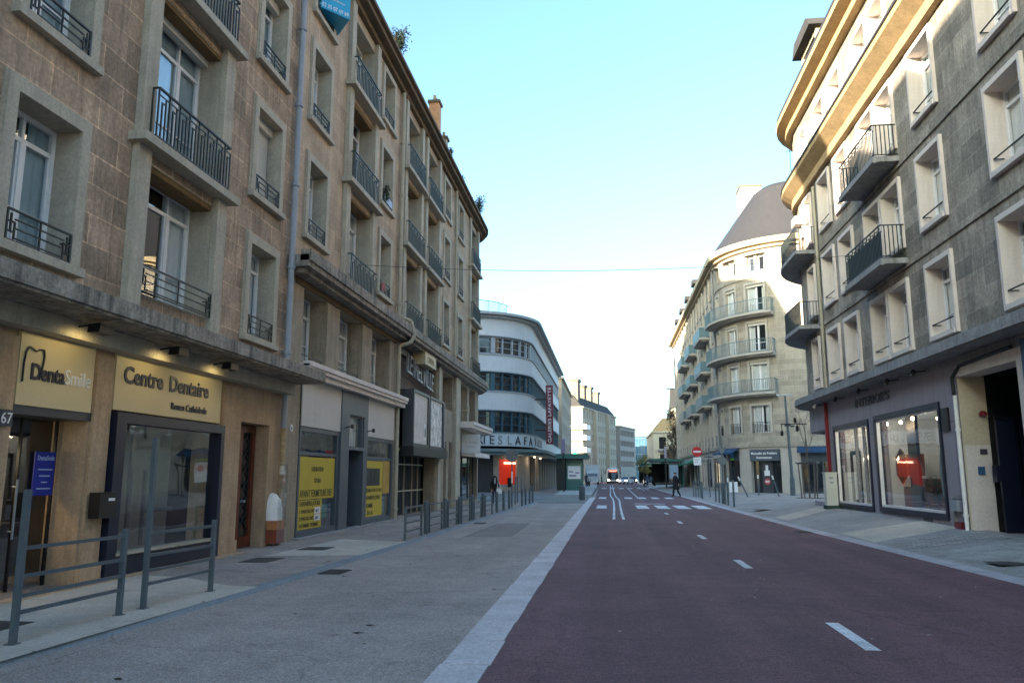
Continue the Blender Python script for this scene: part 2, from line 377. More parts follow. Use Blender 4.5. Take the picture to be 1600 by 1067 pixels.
# ------------------------------------------------------------------ walls with real openings
def wall(par, name, x0, x1, z0, z1, holes, mat, y=0., thick=.5, fmap=None, maxd=None):
    """sheet of masonry with openings (x0,x1,z0,z1) cut through and reveals; fmap(x,y,z) bends it"""
    fm = fmap or (lambda a, b, c: (a, b, c))
    e_ = .011; holes = [(h[0]-e_, h[1]+e_, h[2]-e_, h[3]+e_) for h in holes]
    xs = {x0, x1}; zs = {z0, z1}
    for h in holes: xs |= {max(x0,min(x1,h[0])), max(x0,min(x1,h[1]))}; zs |= {max(z0,min(z1,h[2])), max(z0,min(z1,h[3]))}
    xs = sorted(xs); zs = sorted(zs)
    if maxd:
        nx = []
        for a, b in zip(xs[:-1], xs[1:]):
            k = max(1, math.ceil((b-a)/maxd)); nx += [a+(b-a)*i/k for i in range(k)]
        xs = nx+[xs[-1]]
    b = MB()
    def inh(x, z): return any(h[0] < x < h[1] and h[2] < z < h[3] for h in holes)
    nxn, nzn = len(xs)-1, len(zs)-1
    solid = [[not inh((xs[i]+xs[i+1])/2, (zs[j]+zs[j+1])/2) for j in range(nzn)] for i in range(nxn)]
    for i in range(nxn):
        for j in range(nzn):
            a, c, e, g = xs[i], xs[i+1], zs[j], zs[j+1]
            if solid[i][j]:
                b.poly([fm(a,y,e), fm(c,y,e), fm(c,y,g), fm(a,y,g)], [(a,e),(c,e),(c,g),(a,g)])
                b.poly([fm(c,y+thick,e), fm(a,y+thick,e), fm(a,y+thick,g), fm(c,y+thick,g)], [(c,e),(a,e),(a,g),(c,g)])
            def side(k, l): return 0 <= k < nxn and 0 <= l < nzn and solid[k][l]
            if not solid[i][j]: 
                if side(i-1, j): b.poly([fm(a,y,e), fm(a,y,g), fm(a,y+thick,g), fm(a,y+thick,e)], [(0,e),(0,g),(thick,g),(thick,e)])
                if side(i+1, j): b.poly([fm(c,y,e), fm(c,y+thick,e), fm(c,y+thick,g), fm(c,y,g)], [(0,e),(thick,e),(thick,g),(0,g)])
                if side(i, j-1): b.poly([fm(a,y,e), fm(a,y+thick,e), fm(c,y+thick,e), fm(c,y,e)], [(a,0),(a,thick),(c,thick),(c,0)])
                if side(i, j+1): b.poly([fm(a,y,g), fm(c,y,g), fm(c,y+thick,g), fm(a,y+thick,g)], [(a,0),(c,0),(c,thick),(a,thick)])
    for xe, s in ((x0, 1), (x1, -1)):
        q = [fm(xe,y,z0), fm(xe,y,z1), fm(xe,y+thick,z1), fm(xe,y+thick,z0)]
        b.poly(q if s > 0 else q[::-1], [(0,z0),(0,z1),(thick,z1),(thick,z0)])
    b.poly([fm(x0,y,z1), fm(x1,y,z1), fm(x1,y+thick,z1), fm(x0,y+thick,z1)]) if not maxd else None
    return b.build(name, mat, par)
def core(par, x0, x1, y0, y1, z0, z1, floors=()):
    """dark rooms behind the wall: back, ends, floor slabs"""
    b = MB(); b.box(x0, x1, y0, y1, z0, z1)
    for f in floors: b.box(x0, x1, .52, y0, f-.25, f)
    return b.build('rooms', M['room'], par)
def strip(mb, pts, outn, o0, o1, z0, z1, closed=False):
    """band following a path: pts (x,y), outn normals, from offset o0 to o1 outward"""
    n = len(pts)
    P = lambda i, o, z: (pts[i][0]+outn[i][0]*o, pts[i][1]+outn[i][1]*o, z)
    L = 0.
    for i in range(n-1):
        d = math.hypot(pts[i+1][0]-pts[i][0], pts[i+1][1]-pts[i][1]); a, c = L, L+d; L = c
        mb.poly([P(i,o1,z0), P(i+1,o1,z0), P(i+1,o1,z1), P(i,o1,z1)], [(a,z0),(c,z0),(c,z1),(a,z1)])
        mb.poly([P(i+1,o0,z0), P(i,o0,z0), P(i,o0,z1), P(i+1,o0,z1)], [(c,z0),(a,z0),(a,z1),(c,z1)])
        mb.poly([P(i,o1,z1), P(i+1,o1,z1), P(i+1,o0,z1), P(i,o0,z1)]); mb.poly([P(i,o0,z0), P(i+1,o0,z0), P(i+1,o1,z0), P(i,o1,z0)])
    for i, s in ((0, 1), (n-1, -1)):
        q = [P(i,o0,z0), P(i,o1,z0), P(i,o1,z1), P(i,o0,z1)]; mb.poly(q if s > 0 else q[::-1])
    return mb
def arc(cx, cy, r, a0, a1, n):
    return [(cx+r*math.cos(R(a0+(a1-a0)*i/n)), cy+r*math.sin(R(a0+(a1-a0)*i/n))) for i in range(n+1)]
def normals(pts, side=1):
    out = []
    for i in range(len(pts)):
        a = pts[max(0,i-1)]; b = pts[min(len(pts)-1,i+1)]; dx, dy = b[0]-a[0], b[1]-a[1]; l = math.hypot(dx, dy)
        out.append((side*dy/l, -side*dx/l))
    return out
class Path:
    def __init__(s, pts, side=1):
        s.p = pts; s.n = normals(pts, side); s.L = [0.]
        for a, b in zip(pts[:-1], pts[1:]): s.L.append(s.L[-1]+math.hypot(b[0]-a[0], b[1]-a[1]))
    def at(s, t, o=0., z=0.):
        t = max(0, min(s.L[-1]-1e-6, t)); i = max(k for k in range(len(s.L)-1) if s.L[k] <= t); f = (t-s.L[i])/(s.L[i+1]-s.L[i])
        px = s.p[i][0]*(1-f)+s.p[i+1][0]*f; py = s.p[i][1]*(1-f)+s.p[i+1][1]*f
        nx = s.n[i][0]*(1-f)+s.n[i+1][0]*f; ny = s.n[i][1]*(1-f)+s.n[i+1][1]*f; l = math.hypot(nx, ny)
        return (px+nx/l*o, py+ny/l*o, z)
    def ang(s, t):   # rotation so that local -y points outward
        a = s.at(t, 0); b = s.at(t, 1); return math.atan2(b[1]-a[1], b[0]-a[0])+math.pi/2
    def sub(s, t0, t1, step=.5):
        n = max(1, math.ceil((t1-t0)/step)); ts = [t0+(t1-t0)*i/n for i in range(n+1)]
        P = [s.at(t)[:2] for t in ts]; N = [(s.at(t,1)[0]-s.at(t)[0], s.at(t,1)[1]-s.at(t)[1]) for t in ts]
        return P, N
    def fmap(s): return lambda x, y, z: s.at(x, -y, z)
    def band(s, mb, t0, t1, o0, o1, z0, z1, step=.5):
        P, N = s.sub(t0, t1, step); return strip(mb, P, N, o0, o1, z0, z1)
def plant(label, loc, r, h, n, group=None, name='rooftop_shrub'):
    """loose bush: woody stems and many small leaves"""
    t = thing(name, label, 'plant', loc, group=group); rnd = random.Random(int(loc[1]*100))
    st = MB(); lf = MB()
    for i in range(9):
        a = rnd.random()*6.28; e = (math.cos(a)*r*.7*rnd.random(), math.sin(a)*r*.7*rnd.random(), h*(.6+.4*rnd.random()))
        st.cyl((0,0,0), e, .02, .006, 5)
        for k in range(n//9):
            f = .25+.85*rnd.random(); c = Vector((e[0]*f+rnd.gauss(0,r*.22), e[1]*f+rnd.gauss(0,r*.22), max(.05, e[2]*f+rnd.gauss(0,h*.08))))
            u = Vector((rnd.gauss(0,1),rnd.gauss(0,1),rnd.gauss(0,1))).normalized()*.05; v = u.orthogonal().normalized()*.025
            lf.poly([c-u, c+v, c+u, c-v])
    st.build('stem', M['wood'], t); lf.build('foliage', M['leaf'], t)
    return t
# ------------------------------------------------------------------ left row (local x = street direction, local -y = towards the street)
FL = [4.6, 7.78, 11.0, 14.1]           # opening bottoms of the small windows
BG = [(4.6, 6.85), (7.17, 10.02), (10.37, 13.17), (13.47, 15.9)]
def rl(h=.42, mat='iron', y=-.05): return lambda w: rail_low(round(w-.06, 2), h, y, M[mat])
def small(par, x, f, cur=None, mat='iron', **k):
    h = 2.02 if f < 3 else 1.8
    return window(par, x, FL[f], 1.27, h, .36, 2, .8, .2, .06, 'conc', True, cur, rl(mat=mat), **k)
def big(par, x, f, cur=None, mat='iron', low=False, wo=2.3, **k):
    z0, z1 = BG[f]
    w = window(par, x, z0, wo, round(z1-z0, 2), .45, 3, .8, 0, 0, 'conc', False, cur, **k)
    if low: link(rail_low(2.3, .45, -.1, M[mat]), 'railing', w)
    else:
        s = cached(('slab', wo), lambda: MB().box(-wo/2-.5, wo/2+.5, -.32, -.003, -.15, 0).box(-wo/2+.003, wo/2-.003, -.003, .44, -.147, 0).mesh('balcony', M['conc']))
        b = link(s, 'balcony', par, (x, 0, z0)); link(rail_bars(2.55, .93, -.25, M[mat], .2, .11 if mat == 'iron' else .15), 'railing', b)
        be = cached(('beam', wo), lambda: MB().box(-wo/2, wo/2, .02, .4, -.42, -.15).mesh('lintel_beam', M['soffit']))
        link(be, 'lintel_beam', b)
    return w
def pilaster(par, x, wo=2.3, z0=4.3, z1=16.3):
    for s in (-1, 1):
        MB().box(s*(wo/2), s*(wo/2+.36), -.13, -.003, z0, z1).build('pilaster', M['conc'], par, (x, 0, 0))
def holes_for(smalls, bigs, floors=(0,1,2,3), wo=2.3):
    H = []
    for x in smalls:
        for f in floors: H.append((x-.635, x+.635, FL[f]-.02, FL[f]+(2.02 if f < 3 else 1.8)))
    for x in bigs:
        for f in floors: H.append((x-wo/2, x+wo/2, BG[f][0]-.01 if f else BG[f][0], BG[f][1]))
    return H
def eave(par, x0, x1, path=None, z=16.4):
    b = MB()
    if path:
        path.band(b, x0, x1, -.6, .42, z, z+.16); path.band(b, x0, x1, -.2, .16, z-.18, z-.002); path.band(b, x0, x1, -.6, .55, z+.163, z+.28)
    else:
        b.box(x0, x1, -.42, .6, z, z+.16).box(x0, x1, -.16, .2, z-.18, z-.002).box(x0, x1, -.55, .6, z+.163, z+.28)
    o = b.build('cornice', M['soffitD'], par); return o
def chimney(par, x, y, w, d, z0, z1, mat='brickc', pots=3, name='chimney', parent=None):
    b = MB(); b.box(x-w/2, x+w/2, y-d/2, y+d/2, z0, z1); o = b.build(name, M[mat], parent or par)
    MB().box(x-w/2-.08, x+w/2+.08, y-d/2-.08, y+d/2+.08, z1, z1+.15).build('chimney_cap', M['soffitD'], o) if parent is None else None
    if pots and parent is None:
        p = MB()
        for i in range(pots): p.cyl((x-w/2+(i+.5)*w/pots, y, z1+.15), (x-w/2+(i+.5)*w/pots, y, z1+.5), .1, .08, 8)
        p.build('chimney_pot', M['rust'], o)
    return o
def mansard(par, x0, x1, prof, mat='slate', ends='gable', path=None):
    """roof from a profile of (inward offset, z)"""
    b = MB(); n = len(prof)
    if path:
        P, N = path.sub(x0, x1, .6)
        for i in range(len(P)-1):
            for j in range(n-1):
                (o0, z0), (o1, z1) = prof[j], prof[j+1]
                q = [(P[i+a][0]-N[i+a][0]*o, P[i+a][1]-N[i+a][1]*o, z) for a, o, z in ((0,o0,z0),(1,o0,z0),(1,o1,z1),(0,o1,z1))]
                b.poly(q, [(i*.6,o0+z0),(i*.6+.6,o0+z0),(i*.6+.6,o1+z1),(i*.6,o1+z1)])
        for i in (0, len(P)-1): b.poly([(P[i][0]-N[i][0]*o, P[i][1]-N[i][1]*o, z) for o, z in prof]+[(P[i][0]-N[i][0]*prof[-1][0], P[i][1]-N[i][1]*prof[-1][0], prof[0][1])])
    else:
        for (o0, z0), (o1, z1) in zip(prof[:-1], prof[1:]): b.poly([(x0,o0,z0),(x1,o0,z0),(x1,o1,z1),(x0,o1,z1)], [(x0,o0+z0),(x1,o0+z0),(x1,o1+z1),(x0,o1+z1)])
        for x in (x0, x1): b.poly([(x, o, z) for o, z in prof]+[(x, prof[-1][0], prof[0][1])])
    return b.build('roof', M[mat], par)
def pipe(par, pts, r, mat, name='drainpipe', clips=True):
    b = MB(); b.tube(pts, r, 10)
    if clips:
        for p, q in zip(pts[:-1], pts[1:]):
            if abs(p[2]-q[2]) > 2:
                z = min(p[2], q[2])+.4
                while z < max(p[2], q[2]): b.cyl((p[0],p[1],z), (p[0],p[1],z+.07), r*1.35, n=10); z += 2.1
    return smooth(b.build(name, M[mat], par))
XL = -7.7
# ---- building A: dental practice on the ground floor
A = thing('apartment_building', 'brown stone apartment block with balconied window bays above the cream dental signs', 'building', (XL, 0, 0), R(90), 'apartment blocks along the street')
Asm = [16.35, 9.45, 2.55]; Abg = [12.87, 6.02]
wall(A, 'wall', .85, 17.93, 3.78, 16.4, holes_for(Asm, Abg), M['stoneA'])
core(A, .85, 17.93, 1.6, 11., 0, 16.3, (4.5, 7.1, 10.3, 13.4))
rnd = random.Random(3)
for x in Asm:
    for f in range(4): small(A, x, f, [0, 1, 6, 3, 5][rnd.randrange(5)], shut=(1.5 if (x == 16.35 and f == 1) else (.0 if f in (1, 2) else None)))
for x in Abg:
    for f in range(4): big(A, x, f, [1, 5, 0, 3][f], low=(f == 0), shut=(0. if f == 1 else None))
    pilaster(A, x)
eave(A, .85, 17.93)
mansard(A, .85, 17.93, [(-.3, 16.68), (3., 17.1), (11., 17.3)], 'slate')
chimney(A, 8.1, 1.2, 2.6, 1., 16.9, 20.4, 'brickc', 4)
b = MB(); b.box(.85, 18.0, -.96, -.003, 3.76, 3.985); b.box(.85, 18.0, -1.0, -.7, 3.80, 4.03)
b.build('canopy', M['concD'], A)
MB().box(.85, 17.93, -.30, .1, 3.5, 3.755).build('canopy_beam', M['conc'], A)
GH = [(9.33, 10.85, 0, 3.47), (11.37, 14.85, .05, 2.6), (15.75, 17.2, 0, 2.72), (4.4, 8.5, .3, 3.2)]
wall(A, 'ground_floor_wall', .85, 17.93, -.05, 3.5, GH, M['gable'], thick=.55)
b = MB()
for x0, x1 in ((8.55, 9.32), (10.87, 11.35), (14.87, 15.73)): MB().box(x0+.04, x1-.04, -.06, -.003, 0.3, 3.4).box(x0, x1, -.09, -.003, 0, .3).build('pier_facing', M['gable'], A)
MB().box(.85, 15.7, -.30, -.1, -.05, .07).build('doorstep', M['gable'], A)
# ordinary glazing in the bay nearer than the practice
window(A, 6.45, .3, 4.1, 2.9, .2, 3, .8, 0, 0, 'gable', False, None, fmat='anth')
# glass entrance with lit reception behind
d = MB(); d.box(9.36, 10.82, .42, .46, 2.4, 2.46); d.box(10.08, 10.11, .42, .46, .02, 2.4); d.box(9.36, 9.40, .42, .46, .02, 2.4); d.box(10.78, 10.82, .42, .46, .02, 2.4)
dr = d.build('glass_entrance', M['black'], A)
MB().sheet(9.36, 10.82, .44, .02, 2.4).build('pane', M['glassS'], dr)
MB().cyl((10.02,.36,.75), (10.02,.36,1.55), .016).cyl((10.02,.36,.85),(10.02,.43,.85),.012).cyl((10.02,.36,1.45),(10.02,.43,1.45),.012).build('handle', M['pipeG'], dr)
rm = MB(); rm.box(9.2, 11.0, 1.5, 1.55, 0, 3.4); rm.build('reception_wall', M['roomW'], A)
l = bpy.data.lights.new('reception_light', 'POINT'); l.energy = 2.4; l.color = (1.,.8,.5); l.shadow_soft_size = .2
o = bpy.data.objects.new('reception_light', l); COL.objects.link(o); o.parent = A; o.location = (9.75, .95, 1.85)
MB().box(9.25, 10.95, -.02, .5, 2.40, 2.52).build('door_lintel', M['anth'], A)
# navy framed shop window box
v = MB(); v.box(11.37, 14.85, -.14, .12, 2.42, 2.58).box(11.37, 11.62, -.14, .12, .05, 2.42).box(14.72, 14.85, -.14, .12, .05, 2.42).box(11.62, 14.72, -.10, .3, .05, .38)
vf = v.build('shop_window', M['navy'], A)
MB().sheet(11.62, 14.72, -.015, .38, 2.42).build('pane', M['glassS'], vf)
MB().box(11.6, 14.72, -.16, .1, .38, .42).build('sill', M['conc'], vf)
MB().box(11.62, 14.72, .9, .93, .3, 2.42).build('partition', mk('partition_grey', (.20,.19,.165), .7, .2, 1), vf)
b = MB(); b.box(12.9, 12.98, .55, .6, .4, 2.3).box(13.35, 14.3, .55, .6, .95, 1.02).box(13.35, 13.4, .55, .6, .4, 1.7); b.build('display_frame', M['anth'], vf)
# entrance door of the flats
d = MB(); d.box(15.78, 15.92, .3, .4, 0, 2.7).box(17.03, 17.18, .3, .4, 0, 2.7).box(15.92, 17.03, .3, .4, 2.55, 2.7).box(15.92, 17.03, .3, .4, 0, .28).box(16.42, 16.54, .29, .39, .28, 2.55)
dd = d.build('entrance_door', M['wood'], A)
MB().box(15.92, 17.03, .35, .36, .28, 2.55).build('pane', M['glassD'], dd)
for c in (16.17, 16.79):
    g = MB(); g.box(c-.17, c-.15, .32, .34, .45, 2.65).box(c+.15, c+.17, .32, .34, .45, 2.65)
    for i in range(6): z = .5+i*.36; g.cyl((c-.16,.33,z),(c+.16,.33,z+.3),.012,n=5).cyl((c+.16,.33,z),(c-.16,.33,z+.3),.012,n=5)
    g.build('door_grille', M['iron'], dd)
MB().cyl((16.6,.2,1.05),(16.6,.3,1.05),.03).build('handle', M['pipeG'], dd)
pipe(A, [(17.72,-.12,16.3), (17.72,-.12,4.06)], .075, 'pipeG')
pipe(A, [(17.72,-.12,3.74), (17.72,-.12,2.7)], .07, 'pipeG'); pipe(A, [(17.72,-.12,2.7), (17.72,-.12,.0)], .065, 'rust')
# ---- building B
B = thing('apartment_building', 'tan stone apartment block between two drainpipes, directly over the yellow sale posters', 'building', (XL, 0, 0), R(90), 'apartment blocks along the street')
Bsm = [19.43, 25.95]; Bbg = [23.0]
HB = []
for x in Bsm:
    for f in (1, 2, 3): HB.append((x-.635, x+.635, FL[f]-.02, FL[f]+(2.02 if f < 3 else 1.8)))
for f in (1, 2, 3): HB.append((23.0-1.15, 23.0+1.15, BG[f][0]-.01, BG[f][1]))
wall(B, 'wall', 17.95, 27.9, 6.9, 16.4, HB, M['stoneB'])
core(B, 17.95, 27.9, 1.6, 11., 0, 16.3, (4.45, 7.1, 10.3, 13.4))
for i, x in enumerate(Bsm):
    for f in (1, 2, 3): small(B, x, f, [1, 6, 0][(f+i) % 3])
for f in (1, 2, 3): big(B, 23.0, f, [0, 2, 3][f-1], 'ironG')
pilaster(B, 23.0, z0=7.1)
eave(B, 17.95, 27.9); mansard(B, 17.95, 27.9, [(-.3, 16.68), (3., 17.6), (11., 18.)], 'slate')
b = MB(); b.box(17.82, 28.2, -.52, -.003, 6.66, 6.95).box(17.82, 28.2, -.57, -.3, 6.80, 7.08).box(18.0, 28.2, -.36, -.005, 6.54, 6.655); b.build('ledge', M['concD'], B)
MZ = [(18.9, 20.62), (21.65, 23.8), (24.82, 26.95)]
wall(B, 'first_floor_wall', 17.95, 27.9, 4.06, 6.9, [(a, c, 4.5, 6.38) for a, c in MZ], M['beamc'], thick=.5)
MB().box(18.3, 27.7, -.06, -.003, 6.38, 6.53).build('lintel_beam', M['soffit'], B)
for i, (a, c) in enumerate(MZ):
    w_ = round(c-a-.02, 2)
    window(B, (a+c)/2, 4.5, w_, 1.88, .5, 2, .72, 0, 0, None, False, [1, 0, 3][i], rail=lambda w: cached(('bar', w), lambda: MB().box(-w/2+.1, w/2-.1, .06, .085, .16, .185).cyl((-w/2+.12,.07,.17),(-w/2+.12,.2,.05),.012,n=5).cyl((w/2-.12,.07,.17),(w/2-.12,.2,.05),.012,n=5).mesh('railing', M['iron'])))
b = MB(); b.box(18.55, 28.25, -.36, .0, 4.2, 4.36).box(18.55, 28.25, -.28, .0, 4.06, 4.2).box(18.55, 28.25, -.4, -.2, 4.30, 4.42); b.build('white_cornice', M['cream' if 0 else 'trimR'], B)
wall(B, 'ground_floor_wall', 17.95, 27.9, -.05, 4.06, [(18.97, 27.62, 0, 4.05)], M['beamc'], thick=.5)
MB().box(18.8, 28.0, -.2, .1, -.05, .09).build('doorstep', M['concG'], B)
sf = MB(); sf.box(18.98, 27.6, .0, .1, 4.0, 4.049); sf.box(21.9, 24.42, .31, .33, 2.36, 4.0)
for x0, x1 in ((18.98, 19.08), (21.75, 21.9), (24.42, 24.55), (27.45, 27.6)): sf.box(x0, x1, -.02, .1, .09, 4.)
for x0, x1 in ((19.08, 21.75), (24.55, 27.45)): sf.box(x0, x1, -.02, .1, .09, .24).box(x0, x1, -.02, .1, 2.72, 2.84).box(x0, x1, .0, .08, 2.12, 2.2)
s_ = sf.build('shopfront', M['bluegrey'], B)
for x0, x1 in ((19.08, 21.75), (24.55, 27.45)): MB().sheet(x0, x1, .04, .24, 2.72).build('pane', M['glassS'], s_)
for x0, x1 in ((18.98, 21.98), (24.48, 27.6)): MB().box(x0, x1, -.05, .12, 2.845, 4.05).build('fascia_panel', M['panel'], s_)
MB().box(21.9, 22.62, -.08, .3, .09, 4.05).box(24.02, 24.42, -.08, .7, .09, 4.05).box(22.62, 24.02, -.08, .3, 3.4, 4.05).box(22.62, 24.02, -.08, .3, 2.36, 2.46).build('portal', M['bluegrey'], s_)
MB().box(22.62, 22.72, -.04, .1, 2.46, 3.4).box(23.9, 24.02, -.04, .1, 2.46, 3.4).box(22.72, 23.9, .0, .06, 3.34, 3.4).build('transom_frame', M['bluegrey'], s_)
MB().sheet(22.72, 23.9, .025, 2.46, 3.4).build('transom_pane', M['glassS'], s_)
b = MB()
for i in range(7): b.box(22.74+i*.17, 22.86+i*.17, .15, .17, 2.46, 3.4)
b.build('curtain', M['curtain'], s_)
MB().box(22.62, 24.02, .8, .85, .09, 2.36).build('door', M['navy'], s_)
b = MB()
for x in (22.2, 24.3): MB().cyl((x,-.08,2.98),(x,-.3,3.02),.015,n=6).cyl((x,-.3,3.07),(x,-.3,2.95),.045,n=8).build('spotlight', M['black'], s_)
pipe(B, [(27.62,-.12,16.2), (27.62,-.12,7.4), (27.95,-.5,7.25), (28.02,-.62,6.75), (27.95,-.5,6.45), (27.72,-.13,6.3), (27.72,-.13,4.45)], .075, 'pipeC')
pipe(B, [(27.75,-.12,4.04), (27.75,-.12,.0)], .075, 'pipeC')
# ---- building C with the rounded corner
C = thing('apartment_building', 'stone apartment block with rounded corner, green railings and the cinema entrance below', 'building', (XL, 0, 0), R(90), 'apartment blocks along the street')
pC = Path([(27.92, 0), (46.2, 0)]+arc(46.2, 3., 3., -90, 0, 10)[1:]+[(49.2, 15.)])
Csm = [36.5, 40.05]; Cbg = [29.62, 33.12, 44.1]
HC = []
for x in Csm:
    for f in (1, 2, 3): HC.append((x-.635, x+.635, FL[f]-.02, FL[f]+(2.02 if f < 3 else 1.8)))
for x in Cbg:
    for f in (1, 2, 3): HC.append((x-1.15, x+1.15, BG[f][0]-.01, BG[f][1]))
wall(C, 'wall', 0, 36., 6.9, 16.4, [(h[0]-27.92, h[1]-27.92, h[2], h[3]) for h in HC], M['stoneB'], fmap=pC.fmap(), maxd=1.0)
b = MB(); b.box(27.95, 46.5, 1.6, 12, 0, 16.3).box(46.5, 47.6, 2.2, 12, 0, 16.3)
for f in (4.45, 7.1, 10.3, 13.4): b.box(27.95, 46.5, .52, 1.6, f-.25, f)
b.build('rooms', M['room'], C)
for i, x in enumerate(Csm):
    for f in (1, 2, 3): small(C, x, f, [1, 2, 0][(f+i) % 3])
for i, x in enumerate(Cbg):
    for f in (1, 2, 3): big(C, x, f, [0, 2, 3, 1][(f+i) % 4], 'ironG' if i < 2 else 'iron')
    pilaster(C, x, z0=7.1)
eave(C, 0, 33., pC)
mansard(C, 0, 30., [(-.3, 16.68), (.3, 17.), (5., 25.4), (12., 25.6)], 'slate', path=Path([(27.92,0),(46.,0),(49.,5.5),(49.2,30.)]))  # roof height behind the eave is chosen for its shadow across the street
b = MB(); pC.band(b, -0, 33, .003, .52, 6.66, 6.95); pC.band(b, 0, 33, .3, .57, 6.80, 7.08); pC.band(b, 0, 33, .005, .36, 6.54, 6.655); b.build('ledge', M['concD'], C)
# chimney that catches the sun
chimney(C, 40.75, 1.67, .65, .55, 18.5, 22.3, 'brickc', 2)
chimney(C, 42.4, 1.5, .5, .4, 18.5, 20.9, 'conc', 1)
pipe(C, [(38.3,-.12,16.2), (38.3,-.12,7.1)], .07, 'pipeC'); pipe(C, [(38.7,-.12,6.5), (38.7,-.12,0.)], .06, 'pipeC')
HG = [(28.45, 34.6, .05, 6.5), (36.1, 38.4, 4.75, 6.4), (36.5, 37.1, .05, 3.2), (37.7, 38.4, .05, 3.2), (40.3, 42.6, 4.45, 6.4), (43.2, 45.2, 4.45, 6.4), (40.5, 46., .3, 2.9)]
wall(C, 'ground_floor_wall', 0, 36, -.05, 6.9, [(h[0]-27.92, h[1]-27.92, h[2], h[3]) for h in HG], M['beamc'], fmap=pC.fmap(), maxd=1.0)
window(C, 37.25, 4.75, 2.28, 1.63, .5, 2, .8, 0, 0, None, False, 1)
window(C, 41.45, 4.45, 2.28, 1.93, .5, 2, .8, 0, 0, None, False, 0)
window(C, 44.2, 4.45, 1.98, 1.93, .5, 2, .8, 0, 0, None, False, 2)
window(C, 43.25, .3, 5.5, 2.6, .2, 3, None, 0, 0, None, False, None, fmat='anth', gmat='glassS')
MB().box(36.5, 37.1, .45, .5, .05, 3.2).box(37.7, 38.4, .45, .5, .05, 3.2).build('door', M['dark'], C)
b = MB(); pC.band(b, 39.7-27.92, 26., .003, .8, 4.02, 4.18); pC.band(b, 39.7-27.92, 26., .003, .88, 4.18, 4.34); b.build('white_cornice', M['trimR'], C)
for x in (34.63, 38.62): MB().box(x, x+.5 if x < 36 else x+1.2, -.16, -.003, 0, 6.5).build('pilaster', M['conc'], C)
for i, x in enumerate((36.3, 40.2)):
    MB().cyl((x,-.5,4.95),(x,.1,4.95),.02,n=6).cyl((x,-.5,4.8),(x,-.5,5.15),.05,n=8).build('wall_bracket', M['pipeC'], C)
# cinema entrance
cn = MB(); cn.box(28.45, 34.6, .28, .32, 2.6, 6.5); cp = cn.build('cinema_backing', M['dark'], C)
b = MB()
x = 28.2
while x < 34.6:
    a0 = max(x, 28.5); z0 = 4.9+(a0-x); x1 = min(x+1.25, 34.55); z1 = 4.9+(x1-x)
    if x1 > a0+.05: b.bar((a0,.22,z0), (x1,.22,z1), .03, .05)
    x += .17
b.build('slat_screen', mk('slat_bronze', (.16,.13,.12), .5), cp)
MB().box(28.5, 34.55, .1, .27, 6.2, 6.5).build('top_panel', M['anth'], cp)
g = MB(); g.box(28.5, 34.5, .62, .66, .05, 2.75)
x = 28.6
while x < 34.5: g.box(x, x+.05, .56, .62, .1, 2.7); x += .22
g.build('folding_gate', M['anth'], cp)
g = MB()
for z in (1.0, 2.05): g.box(28.5, 34.5, .5, .55, z-.025, z+.025)
for xx in (29.6, 31.3, 32.6, 33.6): g.box(xx, xx+.035, .5, .55, .1, 2.7)
g.build('gate_rail', M['pipeC'], cp)
# ---- unseen row going on behind the viewer, its roof shaped for the shadow edge
Z = thing('apartment_building', 'unseen brown block behind the viewpoint on the left, high slate roof shaped for its shadow', 'building', (XL, 0, 0), R(90), 'apartment blocks along the street')
wall(Z, 'wall', -36, .8, -.05, 16.4, [(x-.65, x+.65, z, z+2) for x in range(-34, -2, 4) for z in (4.6, 7.8, 11., 14.)]+[(x-1.5, x+1.5, .4, 3.) for x in range(-33, -4, 5)], M['stoneA'])
core(Z, -36, .8, 1.2, 11, 0, 16.3)
eave(Z, -36, .8); mansard(Z, -36, -.9, [(-.3,16.68),(.2,17.),(1.7,19.3),(5.,19.6),(8.,17.2)], 'slate')
for x in range(-34, -2, 4):
    for z in (4.6, 7.8, 11., 14.): window(Z, x, z, 1.3, 2., .36, 2, .8, .2, .06, 'conc', True, 1)

W2 = thing('apartment_building', 'unseen tall grey block added behind the cinema block to keep sun off the store', 'building', (-21, 49, 0), R(180), 'apartment blocks along the street')  # added out of view, blocks low sun from the store front and corner block
wall(W2, 'wall', 0, 42, -.05, 27., [(x-.65, x+.65, z, z+2) for x in range(2, 40, 4) for z in (4.6, 7.8, 11., 14., 17.2)], M['stoneB'])
core(W2, 0, 42, .9, 26, 0, 26.9); MB().box(-.2, 42.2, -.4, 26, 27.003, 27.5).build('cornice', M['conc'], W2); mansard(W2, 0, 42, [(.3,27.5),(3,31.),(22,31.),(25,27.5)], 'slate')
for x in range(2, 40, 4):
    for z in (4.6, 7.8, 11., 14., 17.2): window(W2, x, z, 1.3, 2., .3, 2, .8, .15, .06, 'conc', True, None, gmat='glassD')
# ------------------------------------------------------------------ right row (local x = -world y, local -y = towards the street)
XR = 8.8
RT = thing('apartment_building', 'dark stone block with pale boxed windows, double cornice and grey shopfront on the right', 'building', (XR, 0, 0), R(-90), 'apartment blocks along the street')
pR = Path([(-39., 9.)]+arc(-35.5, 3.5, 3.5, 180, 270, 10)+[(-4., 0)])
LR = pR.L[-1]
sx = lambda x: LR-(-4.-x)            # path length at local x on the straight part
FR = [5.28, 8.32, 11.42, 14.55]; FH = [1.9, 1.95, 2.0, 2.0]
Rsg = [-7.9, -12.6, -17.25, -21.35, -28.95, -31.3]; Rpr = [-24.3, -26.0]; Rpr_w = 1.33
cornR_s = [2.6, 6.9]                  # windows round the corner, by path length
HR = []
for x in Rsg: HR += [(sx(x)-.75, sx(x)+.75, FR[f], FR[f]+FH[f]) for f in range(4)]
for x in Rpr: HR += [(sx(x)-.725, sx(x)+.725, FR[f], FR[f]+FH[f]) for f in range(4)]
XC = -33.9
